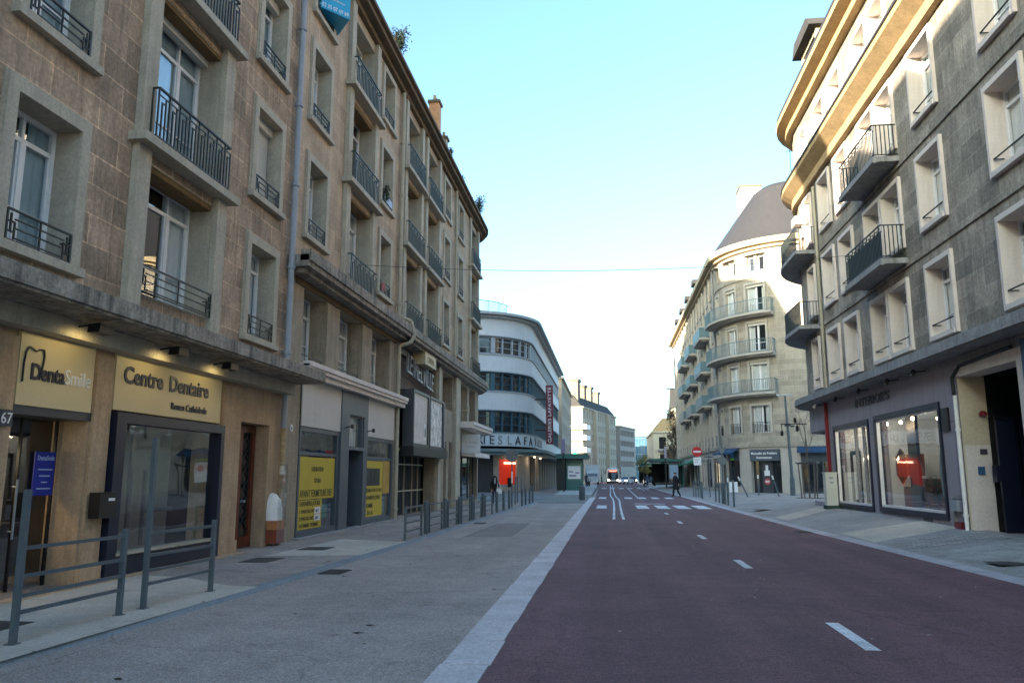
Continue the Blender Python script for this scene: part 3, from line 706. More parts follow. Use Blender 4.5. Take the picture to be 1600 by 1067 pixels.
HR += [(sx(XC)-.5, sx(XC)+.5, FR[f]-(.4 if f else 0), FR[f]+FH[f]) for f in range(4)]
wall(RT, 'wall', 0, LR, 4.9, 17.5, HR, M['stoneR'], fmap=pR.fmap(), maxd=1.2)
b = MB(); b.box(-35, -4, 1.6, 12, 4.5, 17.4).box(-35, -21.2, 4.0, 12, 0, 4.49).box(-17.4, -4, 1.6, 12, 0, 4.49).box(-37.5, -35, 4, 12, 0, 17.4)
for f in (4.9, 8., 11.1, 14.2): b.box(-35, -4, .52, 1.6, f-.25, f)
b.build('rooms', M['room'], RT)
def shortbar(w):
    def f():
        b = MB(); b.cyl((-w/2+.03, -.02, .32), (w/2-.03, -.02, .32), .02, n=8)
        b.cyl((w/2-.03,-.02,.32),(w/2-.03,.2,.32),.014,n=6).cyl((-w/2+.03,-.02,.32),(-w/2+.03,.2,.32),.014,n=6)
        return b.mesh('railing', M['iron'])
    return cached(('sb', w), f)
def boxsur(w, h):
    """projecting pale box frame with deep splayed sides"""
    def f():
        b = MB(); t = .42; p = .09
        b.box(-w/2-.1, -w/2, -p, t, -.12, h+.13).box(w/2, w/2+.1, -p, t, -.12, h+.13).box(-w/2, w/2, -p, t, h, h+.13).box(-w/2, w/2, -p-.03, t, -.12, 0)
        return b.mesh('surround', M['trimR'])
    return cached(('bs', w, h), f)
def rwin(par, x, f, cur=None, bar=True, w=1.5):
    wn = window(par, x, FR[f], w, FH[f], .33, 2, .78, 0, 0, None, False, cur, shortbar if bar else None)
    link(boxsur(w, FH[f]), 'surround', wn); return wn
for i, x in enumerate(Rsg):
    for f in range(4): rwin(RT, x, f, [3, 5, 1, 6, 0][(i*3+f) % 5])
for i, x in enumerate(Rpr):
    for f in range(4): rwin(RT, x, f, [0, 5, 3][(i+f) % 3], f in (0, 3), 1.45)
for f in range(4): rwin(RT, XC, f, 1, f == 0, .98)
# cornices
P, N = pR.sub(0, LR, .6)
def cove(prof):
    b = MB()
    for i in range(len(P)-1):
        for (o0, z0), (o1, z1) in zip(prof[:-1], prof[1:]):
            q = lambda j, o, z: (P[j][0]+N[j][0]*o, P[j][1]+N[j][1]*o, z)
            b.poly([q(i,o0,z0), q(i+1,o0,z0), q(i+1,o1,z1), q(i,o1,z1)])
    return b
gold = mk('cornice_golden', (.40,.285,.15), .85, .14, 1.2, .18, 16, .3, None, .4)
cove([(.0,13.72),(.2,13.72),(.2,14.05),(.62,14.36),(.62,14.56),(-.1,14.58)]).build('lower_cornice', gold, RT)
b = MB(); strip(b, P, N, .5, .66, 14.56, 14.66); b.build('cornice_edge', M['slateB'], RT)
cove([(.0,17.22),(.3,17.22),(.3,17.5),(.68,17.62),(.68,17.85),(-.1,17.86)]).build('upper_cornice', gold, RT)
b = MB(); strip(b, P, N, -.3, .66, 17.853, 18.06); b.build('gutter', M['slateB'], RT)
for z in (7.6, 10.68): b = MB(); strip(b, P, N, .003, .05, z, z+.09); b.build('string_course', M['stoneR'], RT)
mansard(RT, 0, LR-1, [(-.3, 18.05), (.2, 18.2), (2.6, 22.3), (9., 23.)], 'slate', path=pR)
def dormer(par, x, y, z, w, d, h, rz=0.):
    dm = MB()
    for s in (-1, 1): dm.box(s*w/2-.12, s*w/2+.12, -.0, d, 0, h)
    dm.box(-w/2-.12, w/2+.12, 0, d, h, h+.2); dm.box(-w/2+.12, w/2-.12, 0, .2, 0, .25)
    o = dm.build('dormer', M['conc'], par, (x, y, z), rz)
    r = MB(); r.prism([(-w/2-.4, h+.2), (w/2+.4, h+.2), (w/2-.1, h+.75), (-w/2+.1, h+.75)], -.35, d+1.5, 'y'); r.build('dormer_roof', M['slate'], o)
    r = MB(); r.box(-w/2+.12, w/2-.12, .15, .2, .25, h); r.build('pane', M['glassD'], o)
    return o
dormer(RT, -33.4, .35, 18.2, 2.3, 2., 2.1); dormer(RT, -37.6, 2.0, 18.2, 2., 2., 2.0, R(-40)); dormer(RT, -25.1, .5, 18.2, 2.3, 2., 2.1)
chimney(RT, -30, 4, 2.4, .9, 20, 25.5, 'brickc', 4); chimney(RT, -14, 4, 2.4, .9, 20, 25.5, 'brickc', 4)
# balconies on the paired windows
def balc(par, x, z, w, out, mat, rmat, h=1., thick=.16, name='balcony'):
    o = MB().prism([(-w/2, 0), (-w/2, -out), (w/2, -out), (w/2, 0)], -thick, 0, 'z').box(-w/2-.03, w/2+.03, -out-.03, -out+.12, -thick-.04, -thick-.002).build(name, M[mat], par, (x, -.003, z))
    link(rail_bars(w-.1, h, -out+.07, M[rmat], out-.1, .12), 'railing', o); return o
balc(RT, -25.15, 11.02, 3.5, .78, 'concG', 'iron', 1.02); b2 = balc(RT, -25.15, 7.88, 3.5, .78, 'concG', 'iron', 1.02)
pn = MB(); pn.box(-1.6, 1.6, -.66, -.65, .12, .88); pn.build('reed_screen', mk('screen_dark', (.03,.045,.05), .7), b2)
# rounded balconies on the corner
for z in (7.75, 10.95):
    s0, s1 = sx(-37.0), sx(-33.1); s0 = max(.5, sx(-35.5)-3.6)
    b = MB(); pR.band(b, s0, s1, .003, .85, z-.16, z, .3); o = b.build('balcony', M['concG'], RT)
    b = MB(); pR.band(b, s0, s1, .77, .80, z+.96, z+1., .3); pR.band(b, s0, s1, .78, .795, z+.08, z+.1, .3)
    t = s0
    while t <= s1: p = pR.at(t, .787, z); b.box(p[0]-.011, p[0]+.011, p[1]-.011, p[1]+.011, z, z+.97); t += .12
    for t in (s0, s1):
        p, q = pR.at(t, .0, z+.98), pR.at(t, .79, z+.98); b.bar(p, q, .03, .03)
        for k in range(1, 6): q = pR.at(t, k*.13, z); b.box(q[0]-.01, q[0]+.01, q[1]-.01, q[1]+.01, z, z+.97)
    b.build('railing', M['iron'], o)
for (s, z) in ((2.2, 8.3), (2.2, 11.4), (2.2, 5.3), (2.2, 14.55)):
    p = pR.at(s, 0, z); window(RT, 0, 0, 1., 1.9, .02, 2, .78, .1, .09, 'trimR', True, None, gmat='glassD', loc=p, rz=pR.ang(s))
MB().box(-34.9, -34.2, -.5, .0, 12.45, 12.8).box(-34.8, -34.35, -.18, .0, 11.9, 12.45).build('vent_box', M['trimR'], RT)
pipe(RT, [(-32.55,-.1,13.5), (-32.55,-.1,4.95)], .06, 'pipeC')
# canopy band over the shops
b = MB(); strip(b, P, N, .003, .55, 4.58, 4.9); strip(b, P, N, .35, .6, 4.62, 4.87); b.build('canopy', M['concG'], RT)
b = MB(); strip(b, P, N, -.5, -.003, 4.4, 4.9); b.build('floor_band', M['concG'], RT)
# ground floor: (from the far corner) shop, pier, gateway, navy shop
GR = [(-32.25, -28.05, .42, 3.5), (-27.45, -22.15, .45, 3.55), (-20.95, -17.9, .0, 4.05), (-17.2, -12.5, .5, 3.3), (-11.5, -6., .5, 3.3)]
GRs = [(sx(a), sx(c), d, e) for a, c, d, e in GR]+[(1.2, sx(-33.1), .55, 3.45)]
wall(RT, 'ground_floor_wall', 0, LR, -.05, 4.4, GRs, M['lilac'], fmap=pR.fmap(), maxd=1.2, thick=.4)
def shopfr(par, x0, x1, z0, z1, mulls, name='shop_window'):
    f = MB(); f.box(x0, x1, -.05, .2, z1-.16, z1).box(x0, x0+.12, -.05, .2, z0, z1-.16).box(x1-.12, x1, -.05, .2, z0, z1-.16).box(x0+.12, x1-.12, -.05, .2, z0, z0+.16)
    o = f.build(name, M['navy'], par)
    w = MB(); a, c, e, g = x0+.12, x1-.12, z0+.16, z1-.16
    w.box(a, c, .0, .1, g-.06, g).box(a, a+.05, .0, .1, e, g-.06).box(c-.05, c, 0, .1, e, g-.06).box(a+.05, c-.05, -.0, .1, e, e+.07)
    w.build('white_frame', M['white'], o)
    for m, ww, mm in mulls: MB().box(m-ww/2, m+ww/2, .02, .12, e+.07, g-.06).build('mullion', M[mm], o)
    MB().sheet(a, c, .055, e, g).build('pane', M['glassS'], o)
    return o
s1 = shopfr(RT, -27.45, -22.15, .45, 3.55, [])
s2 = shopfr(RT, -32.25, -28.05, .42, 3.5, [(-29.75, .09, 'concG'), (-28.85, .09, 'concG')])
dd = MB(); dd.box(-30.9, -30.75, .14, .2, .6, 2.5).box(-29.95, -29.8, .14, .2, .6, 2.5).box(-30.75, -29.95, .14, .2, 2.35, 2.5).box(-30.75, -29.95, .14, .2, .6, .75); dd.build('door', M['navy'], s2)
# shop interior
it = MB(); it.box(-32.4, -22.0, 3.8, 3.9, .3, 4.3); it.box(-32.4, -22.0, .5, 3.8, .28, .4); it.box(-22.05, -21.95, .42, 3.8, .4, 4.3); it.box(-32.45, -32.35, .42, 3.8, .4, 4.3); it.box(-32.4, -22.0, .42, 3.8, 3.72, 3.8)
it.build('shop_interior', mk('shop_walls', (.62,.66,.66), .8, .05, 1), RT)
MB().box(-25.3, -24.6, 1.2, 1.3, .4, 3.7).box(-22.9, -22.5, 1., 1.1, .4, 3.7).box(-28.9, -28.1, 1.5, 1.6, .4, 3.7).build('display_panel', M['navy'], RT)
MB().box(-24.6, -23.1, 1.3, 1.4, .4, 3.7).build('display_panel', mk('shop_beige', (.70,.60,.52), .8, .05, 1), RT)
MB().box(-31.6, -30.0, 2.2, 2.6, .4, 1.2).box(-29.2, -28.2, 1.8, 2.4, .4, 1.5).box(-31.9, -31.0, 2.4, 2.8, 1.6, 2.4).build('counter', M['wood'], RT)
le = MB()
for x, y, z in ((-31.8,1.,3.3), (-31.1,1.2,3.35), (-30.2,1.1,3.35), (-29.3,1.,3.4), (-28.5,1.2,3.4), (-26.6,.9,3.4), (-25.9,1.4,3.35), (-23.6,1.0,3.45), (-22.9,1.2,3.45), (-24.2,2.,3.45)):
    le.lathe([(.02,.06),(.05,.04),(.05,-.02),(.02,-.05)], (x,y,z), 8)
le.build('spot_lamp', emis('shop_lamp', (1.,.72,.42), 14.), RT)
for x, y in ((-31.2, 1.4), (-28.9, 1.6), (-25.9, 1.1), (-23.4, 1.1)):
    l = bpy.data.lights.new('shop_light', 'POINT'); l.energy = 5.5; l.color = (1.,.93,.86); l.shadow_soft_size = .15
    o = bpy.data.objects.new('shop_light', l); COL.objects.link(o); o.parent = RT; o.location = (x, y, 3.2)
# fascia trims
b = MB(); b.box(-32.99, -32.89, -.15, -.02, .45, 4.5); b.build('red_pole', M['red'], RT)
MB().box(-22.0, -21.6, -.06, -.003, 2.75, 3.35).build('black_panel', M['black'], RT)
v = MB(); 
for i in range(5): v.box(-23.9, -23.3, -.02, -.003, .22+i*.045, .24+i*.045)
v.box(-23.92, -23.28, -.012, -.004, .2, .43); v.build('vent_grille', M['anth'], RT)
MB().box(-21.85, -21.2, -.05, -.003, 1.02, 1.12).box(-21.85, -21.75, -.04, -.003, .25, 1.02).build('masonry_patch', M['concG'], RT)
mb_ = MB().box(-21.75, -21.35, -.14, -.003, .72, 1.0).build('meter_box', M['pipeG'], RT)
MB().box(-21.7, -21.3, -.09, -.003, .27, .45).build('red_valve', M['red'], RT)
pipe(RT, [(-21.0,-.08,.2), (-21.0,-.08,3.6)], .05, 'white'); pipe(RT, [(-21.0,-.1,3.6), (-21.02,-.1,4.05), (-20.6,-.08,4.3), (-18,-.08,4.36)], .045, 'iron', 'cable_duct', False)
# gateway
b = MB(); b.box(-21.0, -20.92, -.04, .4, 0, 4.05); 
g = MB(); g.box(-21.15, -20.905, .403, .61, 0, 4.05).build('gate_pier', M['cream'] if 0 else mk('pier_cream', (.50,.44,.33), .8, .12, 1, .1, 12), RT)
MB().box(-20.94, -20.90, -.03, .6, 0, 4.05).build('pier_face', mk('pier_cream', (.50,.44,.33)), RT)
MB().box(-20.898, -20.89, .0, .6, .2, 2.35).build('painted_dado', mk('dado_white', (.58,.54,.52), .8, .08, 2, .1, 20), RT)
MB().box(-20.9, -17.9, -.06, .5, 4.05, 4.32).build('gate_lintel', M['trimR'], RT)
MB().box(-17.9, -17.6, -.06, .4, 0, 4.32).build('gate_pier', M['trimR'], RT)
MB().box(-20.9, -17.5, 8., 8.1, 0, 4.3).box(-21.1, -20.95, .62, 8., 0, 4.3).box(-17.6, -17.5, .5, 8, 0, 4.3).box(-21., -17.5, .5, 8., 4.1, 4.2).build('passage', M['dark'], RT)
g = MB(); g.box(-20.62, -20.58, .62, 2.3, .25, 1.1).box(-20.64, -20.56, .62, 2.3, 2.95, 3.02).box(-20.64, -20.56, .62, .7, .2, 3.0)
g.box(-20.63, -20.57, .7, 1.05, .25, 2.95)
for i in range(13): g.box(-20.62, -20.58, 1.08+i*.1, 1.11+i*.1, 1.1, 2.95)
g.box(-20.7, -20.5, .5, .62, 1.45, 1.85); g.build('metal_gate', M['navy'], RT)
MB().box(-20.888, -20.86, .34, .5, 2.12, 2.25).build('bell_plate', M['anth'], RT)
MB().box(-20.888, -20.85, .25, .4, 1.62, 1.82).build('intercom', mk('blue_plate', (.03,.09,.2), .4), RT)
MB().lathe([(.02,0),(.09,.02),(.1,.08),(.05,.14)], (-20.78,.45,3.05), 10).cyl((-20.9,.45,3.1),(-20.78,.45,3.1),.02).build('warning_light', M['red'], RT)
# navy shop beyond the gateway
for x0, x1 in ((-17.2,-12.5), (-11.5,-6.)): shopfr(RT, x0, x1, .5, 3.3, [((x0+x1)/2, .08, 'navy')], 'shop_window')
MB().box(-17.55, -5.5, -.12, -.003, 3.35, 4.45).box(-17.55, -17.2, -.1, -.003, .2, 3.35).build('navy_fascia', mk('navy_blue_board', (.02,.07,.15), .4), RT)
# ---- unseen pale block added behind the viewer to bounce sunlight into the street
Y = thing('apartment_building', 'unseen pale apartment block added behind the viewpoint to bounce sunlight into the street', 'building', (XR, 0, 0), R(-90), 'apartment blocks along the street')
wall(Y, 'wall', 26, 80, -.05, 17.5, [(x-.65, x+.65, z, z+2) for x in range(28, 80, 4) for z in (5.3, 8.3, 11.4, 14.5)], M['stoneI'])
core(Y, 26, 80, 1.2, 11, 0, 17.4); MB().box(26, 80, -.5, .5, 17.52, 18.1).box(26, 80, -.5, -.003, 4.5, 4.85).build('cornice', M['cornR'], Y)
for x in range(28, 80, 4):
    for z in (5.3, 8.3, 11.4, 14.5): window(Y, x, z, 1.3, 2., .4, 2, .8, .15, .06, 'trimR', True, 1)
# ------------------------------------------------------------------ insurance corner building
XI = 9.5
IB = thing('apartment_building', 'pale rounded corner block with teal curved balconies and brown roof, beyond the side street', 'building', (XI, 0, 0), R(-90), 'apartment blocks along the street')
pI = Path([(-113., 0), (-68., 0)]+arc(-68., 6.5, 6.5, -90, 0, 16)[1:]+[(-61.5, 24.)])
LI = pI.L[-1]; A0 = 45.; AL = 6.5*math.pi/2      # arc starts at 45, length AL
ang_s = lambda th: A0+R(th)*6.5
WF = [4.9, 8.2, 11.3, 14.5]; WH = [2.1, 2.25, 2.25, 2.2]
curveW = [(4., 1.0), (27., 1.35), (50., 1.55)]
HI = []
for th, w in curveW: HI += [(ang_s(th)-w/2, ang_s(th)+w/2, WF[f], WF[f]+WH[f]) for f in range(4)]
strS = [3+2.6*i for i in range(16)]
HI += [(s-.5, s+.5, WF[f]+.2, WF[f]+2.0) for s in strS for f in range(4)]
sideS = [A0+AL+1.3, A0+AL+4.5, A0+AL+8]
HI += [(s-.5, s+.5, WF[f], WF[f]+WH[f]) for s in sideS for f in range(4)]
# attic windows
ATT = [ang_s(10), ang_s(33), ang_s(36.5)+.0, ang_s(53), ang_s(57)]
ATT = [ang_s(8), ang_s(25), ang_s(31.5), ang_s(48), ang_s(55.5)]
HI += [(s-.3, s+.3, 17.75, 19.0) for s in ATT]+[(s-.4, s+.4, 17.75, 19.0) for s in strS]
wall(IB, 'wall', 0, LI, 3.75, 19.75, HI, M['stoneI'], fmap=pI.fmap(), maxd=.6, thick=.4)
ib = MB(); ib.box(-112.9, -68, 1.2, 14, 0, 19.6).box(-68, -63.4, 5.5, 24, 0, 19.6); ib.build('rooms', M['room'], IB)
def pwin(par, path, s, z, w, h, rec, n=2, tr=None, bw=.14, cur=1, gm='glass', sh=None, sur='render_pale', rail=None):
    return window(par, 0, 0, w, h, rec, n, tr, bw, .05, sur, False, cur, rail, sh, gmat=gm, loc=path.at(s, 0, z), rz=path.ang(s))
for k, (th, w) in enumerate(curveW):
    for f in range(4): pwin(IB, pI, ang_s(th), WF[f], w, WH[f], .26, 2, None, .16, [1, 0, 2, 3][f], sh=0. if f else None, rail=(lambda w: rail_bars(round(w,2), .8, -.03, M['iron'], 0., .14)) if f == 0 else None)
for i, s in enumerate(strS):
    for f in range(4): pwin(IB, pI, s, WF[f]+.2, 1., 1.8, .26, 2, None, .1, None, 'glassD')
    pwin(IB, pI, s, 17.75, .8, 1.25, .2, 1, None, 0, None, 'glassD', sur=None)
for s in sideS:
    for f in range(4): pwin(IB, pI, s, WF[f], 1., WH[f], .26, 2, None, .14, 1)
for s in ATT: pwin(IB, pI, s, 17.75, .6, 1.25, .22, 1, None, 0, None, 'glassD', sur=None)
b = MB()
for s0, s1 in ((ang_s(21), ang_s(34.5)), (ang_s(44), ang_s(59)), (ang_s(4), ang_s(12))): pI.band(b, s0, s1, .003, .35, 19.08, 19.16)
pI.band(b, 0, LI, .003, .08, 17.2, 17.32); pI.band(b, 0, LI, .003, .12, 3.78, 4.0); b.build('string_course', M['stoneI'], IB)
b = MB(); pI.band(b, 0, LI, -.3, .7, 19.75, 20.2); pI.band(b, 0, LI, -.3, .3, 19.5, 19.748); b.build('cornice', M['cornR'], IB)
mansard(IB, 0, LI-8, [(-.6, 20.2), (-.3, 20.45), (3.5, 25.8), (4.1, 26.25), (6.2, 26.4)], 'slateB', path=pI)
chimney(IB, -73.2, 4.2, 2.0, 1.9, 20, 28.3, 'render_pale', 0)
b = MB(); b.tube([(-66.2,6.5,26.5), (-66.2,6.5,29.3)], .03, 5); b.bar((-66.6,6.5,29.2), (-65.2,6.5,29.2), .03, .03)
for i in range(5): b.bar((-66.5+i*.3,6.2,29.2), (-66.5+i*.3,6.8,29.2), .02, .02)
b.build('aerial', M['iron'], IB)
for s in [1.7+2.6*i for i in range(17)]:
    b = MB(); pI.band(b, s-.14, s+.14, .003, .14, 4.0, 19.5, .5); b.build('pilaster', M['render_pale'], IB)
for i, s in enumerate((6, 13, 20, 28)):
    dormer(IB, pI.at(s)[0], 0.2, 20.3, 1.3, 2., 1.5)
# long curved balconies
for z in (7.95, 11.08, 14.28):
    s0, s1 = ang_s(-10), ang_s(63)
    b = MB(); pI.band(b, s0, s1, .003, .95, z-.18, z, .4); pI.band(b, s0, s1, .003, .7, z-.28, z-.183, .4); o = b.build('balcony', M['render_pale'], IB)
    b = MB(); pI.band(b, s0, s1, .88, .92, z+.98, z+1.02, .4); pI.band(b, s0, s1, .89, .905, z+.06, z+.09, .4); t = s0
    while t <= s1: p = pI.at(t, .9, z); b.box(p[0]-.012, p[0]+.012, p[1]-.012, p[1]+.012, z, z+1.); t += .13
    for t in (s0, s1):
        b.bar(pI.at(t, 0, z+1.), pI.at(t, .9, z+1.), .03, .03)
        for k in range(1, 7): q = pI.at(t, k*.13, z); b.box(q[0]-.01, q[0]+.01, q[1]-.01, q[1]+.01, z, z+1.)
    b.build('railing', M['teal'], o)
    pnl = MB(); pI.band(pnl, s0+.05, s0+2.3, .86, .875, z+.1, z+.95, .4); pnl.build('privacy_screen', M['teal'], o)
for x0, x1 in ((-79, -73.6), (-88.5, -83.5), (-98, -92.)):
    for z in (7.95, 11.08, 14.28):
        o = MB().box(x0, x1, -.9, -.003, z-.18, z).box(x0+.2, x1-.2, -.7, -.003, z-.3, z-.183).build('balcony', M['render_pale'], IB)
        MB().box(x0, x1, -.9, -.87, z+.05, z+.95).box(x0, x0+.03, -.87, -.01, z+.05, z+.95).box(x1-.03, x1, -.87, -.01, z+.05, z+.95).build('railing', M['teal'], o)
pipe(IB, [(-69.3,-.1,19.5), (-69.3,-.1,4.)], .07, 'concG')
# ground floor shops
gs = [(ang_s(-6), ang_s(9)), (ang_s(12), ang_s(29)), (ang_s(40), ang_s(62)), (ang_s(75), A0+AL+3.)]
gst = [(2+5.2*i, 6+5.2*i) for i in range(8)]
wall(IB, 'ground_floor_wall', 0, LI, -.05, 3.76, [(a, c, .75, 3.55) for a, c in gs[:2]]+[(gs[2][0], gs[2][1], .3, 3.55), (gs[3][0], gs[3][1], .3, 3.55)]+[(a, c, .5, 3.1) for a, c in gst], M['render_pale'], fmap=pI.fmap(), maxd=.6, thick=.4)
def path_shop(par, path, s0, s1, z0, z1, head, name='shop_window', fm='anth', gm='glassD'):
    f = MB(); path.band(f, s0, s1, -.18, -.1, z1-head, z1, .5); path.band(f, s0, s1, -.18, -.1, z0, z0+.1, .5)
    n = max(1, round((s1-s0)/1.6))
    for i in range(n+1):
        t = s0+(s1-s0)*i/n; path.band(f, max(s0, t-.05), min(s1, t+.05), -.18, -.09, z0+.1, z1-head, .5)
    o = f.build(name, M[fm], par); g = MB(); path.band(g, s0, s1, -.16, -.15, z0+.1, z1-head, .5); g.build('pane', M[gm], o); return o
insfm = 'bluegrey'
path_shop(IB, pI, gs[0][0], gs[0][1], .75, 3.55, .75, fm=insfm); path_shop(IB, pI, gs[1][0], gs[1][1], .75, 3.55, .75, fm=insfm)
path_shop(IB, pI, gs[3][0], gs[3][1], .3, 3.55, .9, fm=insfm)
f = MB(); pI.band(f, gs[2][0], gs[2][1], -.2, -.05, 2.75, 3.55, .5); o = f.build('shop_entrance', M[insfm], IB)
g = MB(); pI.band(g, gs[2][0], gs[2][1], -.32, -.3, .3, 2.75, .5); g.build('pane', M['glassD'], o)
g = MB(); pI.band(g, gs[2][0]+.85, gs[2][0]+1.75, -.29, -.22, .3, 2.7, .3); g.build('door', M['anth'], o)
for i, (a, c) in enumerate(gst): path_shop(IB, pI, a, c, .5, 3.1, .3, fm=('anth', 'trimR', 'navy', 'anth')[i % 4])
for s0, s1 in ((ang_s(-8), ang_s(10.)), (ang_s(11), ang_s(30)), (ang_s(73), A0+AL+3.2)):
    f = MB(); P, N = pI.sub(s0, s1, .5)
    for i in range(len(P)-1):
        q = lambda j, o, z: (P[j][0]+N[j][0]*o, P[j][1]+N[j][1]*o, z)
        f.poly([q(i,.01,3.78), q(i+1,.01,3.78), q(i+1,.75,3.42), q(i,.75,3.42)]); f.poly([q(i,.75,3.42), q(i+1,.75,3.42), q(i+1,.75,3.28), q(i,.75,3.28)])
        f.poly([q(i,.01,3.76), q(i+1,.01,3.76), q(i+1,.74,3.40), q(i,.74,3.40)])
    f.build('awning', mk('awning_blue', (.02,.06,.13), .7), IB)
# lamp arm and shop signs on that block
# ------------------------------------------------------------------ department store (local x = street direction)
XG = -7.8
GLB = thing('department_store', 'white streamlined department store with rounded corner and teal ribbon windows', 'building', (XG, 0, 0), R(90))
pG = Path([(75., 40.), (75., 7.)]+arc(82., 7., 7., 180, 270, 14)[1:]+[(125., 0)])
LG = pG.L[-1]; GA = 33.; GAL = 7*math.pi/2
gm = mk('white_render', (.72,.70,.68), .7, .05, .8, .04, 14, .1, None, .12)
b = MB()
for z0, z1 in ((15.35, 17.1), (11.8, 13.4), (8.0, 9.75)): pG.band(b, 0, LG, -.3, .02, z0, z1, .7)
b.build('wall', gm, GLB)
b = MB()
for z0, z1, o in ((17.1, 17.35, .45), (17.352, 17.6, .9), (13.4, 13.5, .12), (9.75, 9.85, .12), (15.25, 15.35, .1), (11.7, 11.8, .1), (7.9, 8.0, .1)): pG.band(b, 0, LG, -.3, o, z0, z1, .7)
b.build('cornice', mk('store_trim', (.42,.42,.42), .7, .06, 1), GLB)
# ribbons of windows
for lv, (z0, z1) in enumerate(((13.5, 15.25), (9.85, 11.7), (5.75, 7.9))):
    f = MB(); g = MB(); pG.band(f, 0, LG, -.35, -.2, z0, z0+.12, .7); pG.band(f, 0, LG, -.35, -.2, z1-.14, z1, .7)
    pG.band(f, 0, LG, -.33, -.24, z0+(z1-z0)*.36, z0+(z1-z0)*.36+.06, .7)
    pG.band(f, 0, LG, -.33, -.24, z0+(z1-z0)*.74, z0+(z1-z0)*.74+.06, .7)
    s = .6; k = 0
    while s < LG-.2:
        wd = .45 if (k % 2 == 0 and s < GA+4) else .14
        if lv == 0 and s > GA+9: wd = .5
        pG.band(f, s, min(LG, s+wd), -.36, -.12 if lv else -.05, z0+.1, z1-.1, .3)
        s += 1.5 if s < GA+3 else 1.25; k += 1
    o = f.build('ribbon_window', mk('store_teal', (.05,.12,.16), .5) if lv else mk('store_pale', (.40,.42,.44), .6), GLB)
    pG.band(g, 0, LG, -.31, -.29, z0+.1, z1-.1, .7); g.build('pane', M['glassD'], o)
lamp = MB()
for s, z in ((GA-6.5, 11.), (GA-2.8, 10.6), (GA-6., 7.1), (GA-3., 6.8), (GA-2.7, 6.2)):
    p = pG.at(s, -.26, z); lamp.lathe([(.02,.05),(.06,.02),(.05,-.05)], p, 8)
lamp.build('interior_lamp', emis('lamp_orange', (1.,.45,.15), 3.), GLB)
# sign band, canopy, ground floor
b = MB(); pG.band(b, 0, LG, -.3, .25, 4.45, 5.7, .5); b.build('sign_band', mk('sign_band_grey', (.62,.64,.65), .6, .06, 1), GLB)
b = MB(); pG.band(b, 0, LG, -.3, 1.6, 3.85, 4.15, .5); pG.band(b, 0, LG, -.3, 1.3, 3.55, 3.848, .5); pG.band(b, 0, LG, .0, .32, 5.7, 5.78, .5); b.build('canopy', mk('canopy_green_grey', (.17,.22,.22), .6, .1, 1), GLB)
b = MB(); b.box(75.4, 125, 7.2, 40, 0, 17.3).box(82.5, 125, 1.2, 7.3, 0, 17.3).box(77.8, 82.6, 3.6, 7.3, 0, 17.3); b.build('rooms', M['room'], GLB)
gf = MB(); pG.band(gf, 0, GA+4.1, -.9, -.6, 0, 3.6, .8); gf.build('dark_shutter', mk('shutter_brown', (.06,.05,.05), .6), GLB)
gf = MB(); pG.band(gf, GA+4.1, GA+4.8, -.8, -.5, 0, 3.6, .4); pG.band(gf, GA+4.8, GA+12.5, -.8, -.5, 0, .75, .4); pG.band(gf, GA+7.4, GA+12.5, -.8, -.52, .75, 3.6, .4); pG.band(gf, GA+4.8, GA+7.4, -.8, -.5, 3.2, 3.6, .4)
s = GA+15.
while s < LG-1: q_ = MB(); pG.band(q_, s, s+1.2, -.7, -.2, 0, 3.6, .8); q_.build('pier', mk('shop_stone', (.38,.33,.28), .7, .1, 1), GLB); s += 3.6
gf.build('ground_floor_wall', mk('shop_stone', (.38,.33,.28), .7, .1, 1), GLB)
r_ = MB(); pG.band(r_, GA+4.8, GA+7.4, -.74, -.7, .75, 3.2, .4); r_.build('lit_shop_window', emis('red_display', (.42,.02,.006), .14), GLB)
r_ = MB(); pG.band(r_, GA+5.5, GA+7.2, -.6, -.55, 2.75, 2.9, .4); r_.build('strip_lamp', emis('strip_lamp', (1.,.7,.45), .9), GLB)
r_ = MB(); pG.band(r_, GA+5.9, GA+6.6, -.49, -.47, .5, 1.4, .4); r_.build('display_box', M['black'], GLB)
g = MB(); pG.band(g, GA+12.5, LG, -.75, -.72, .4, 3.4, .8); g.build('pane', mk('glass_shop_warm', (.16,.12,.09), .1, .5, .6), GLB)
g = MB(); pG.band(g, GA+12.5, LG, -.74, -.45, 0, .7, .8); g.build('stall_riser', M['black'], GLB)
for s_, z_ in ((GA+6.5, 3.2), (GA+10.5, 3.2), (GA+17, 3.2)):
    l = bpy.data.lights.new('canopy_light', 'POINT'); l.energy = 5; l.color = (1.,.78,.55); l.shadow_soft_size = .2
    o = bpy.data.objects.new('canopy_light', l); COL.objects.link(o); o.parent = GLB; o.location = pG.at(s_, .2, z_)
cl = MB()
for s_ in (GA+6.5, GA+10.5, GA+17): cl.lathe([(.02,.06),(.1,.04),(.1,.0)], pG.at(s_, .2, 3.45), 8)
cl.build('canopy_lamp', emis('strip_warm', (1.,.72,.4), 3.), GLB)
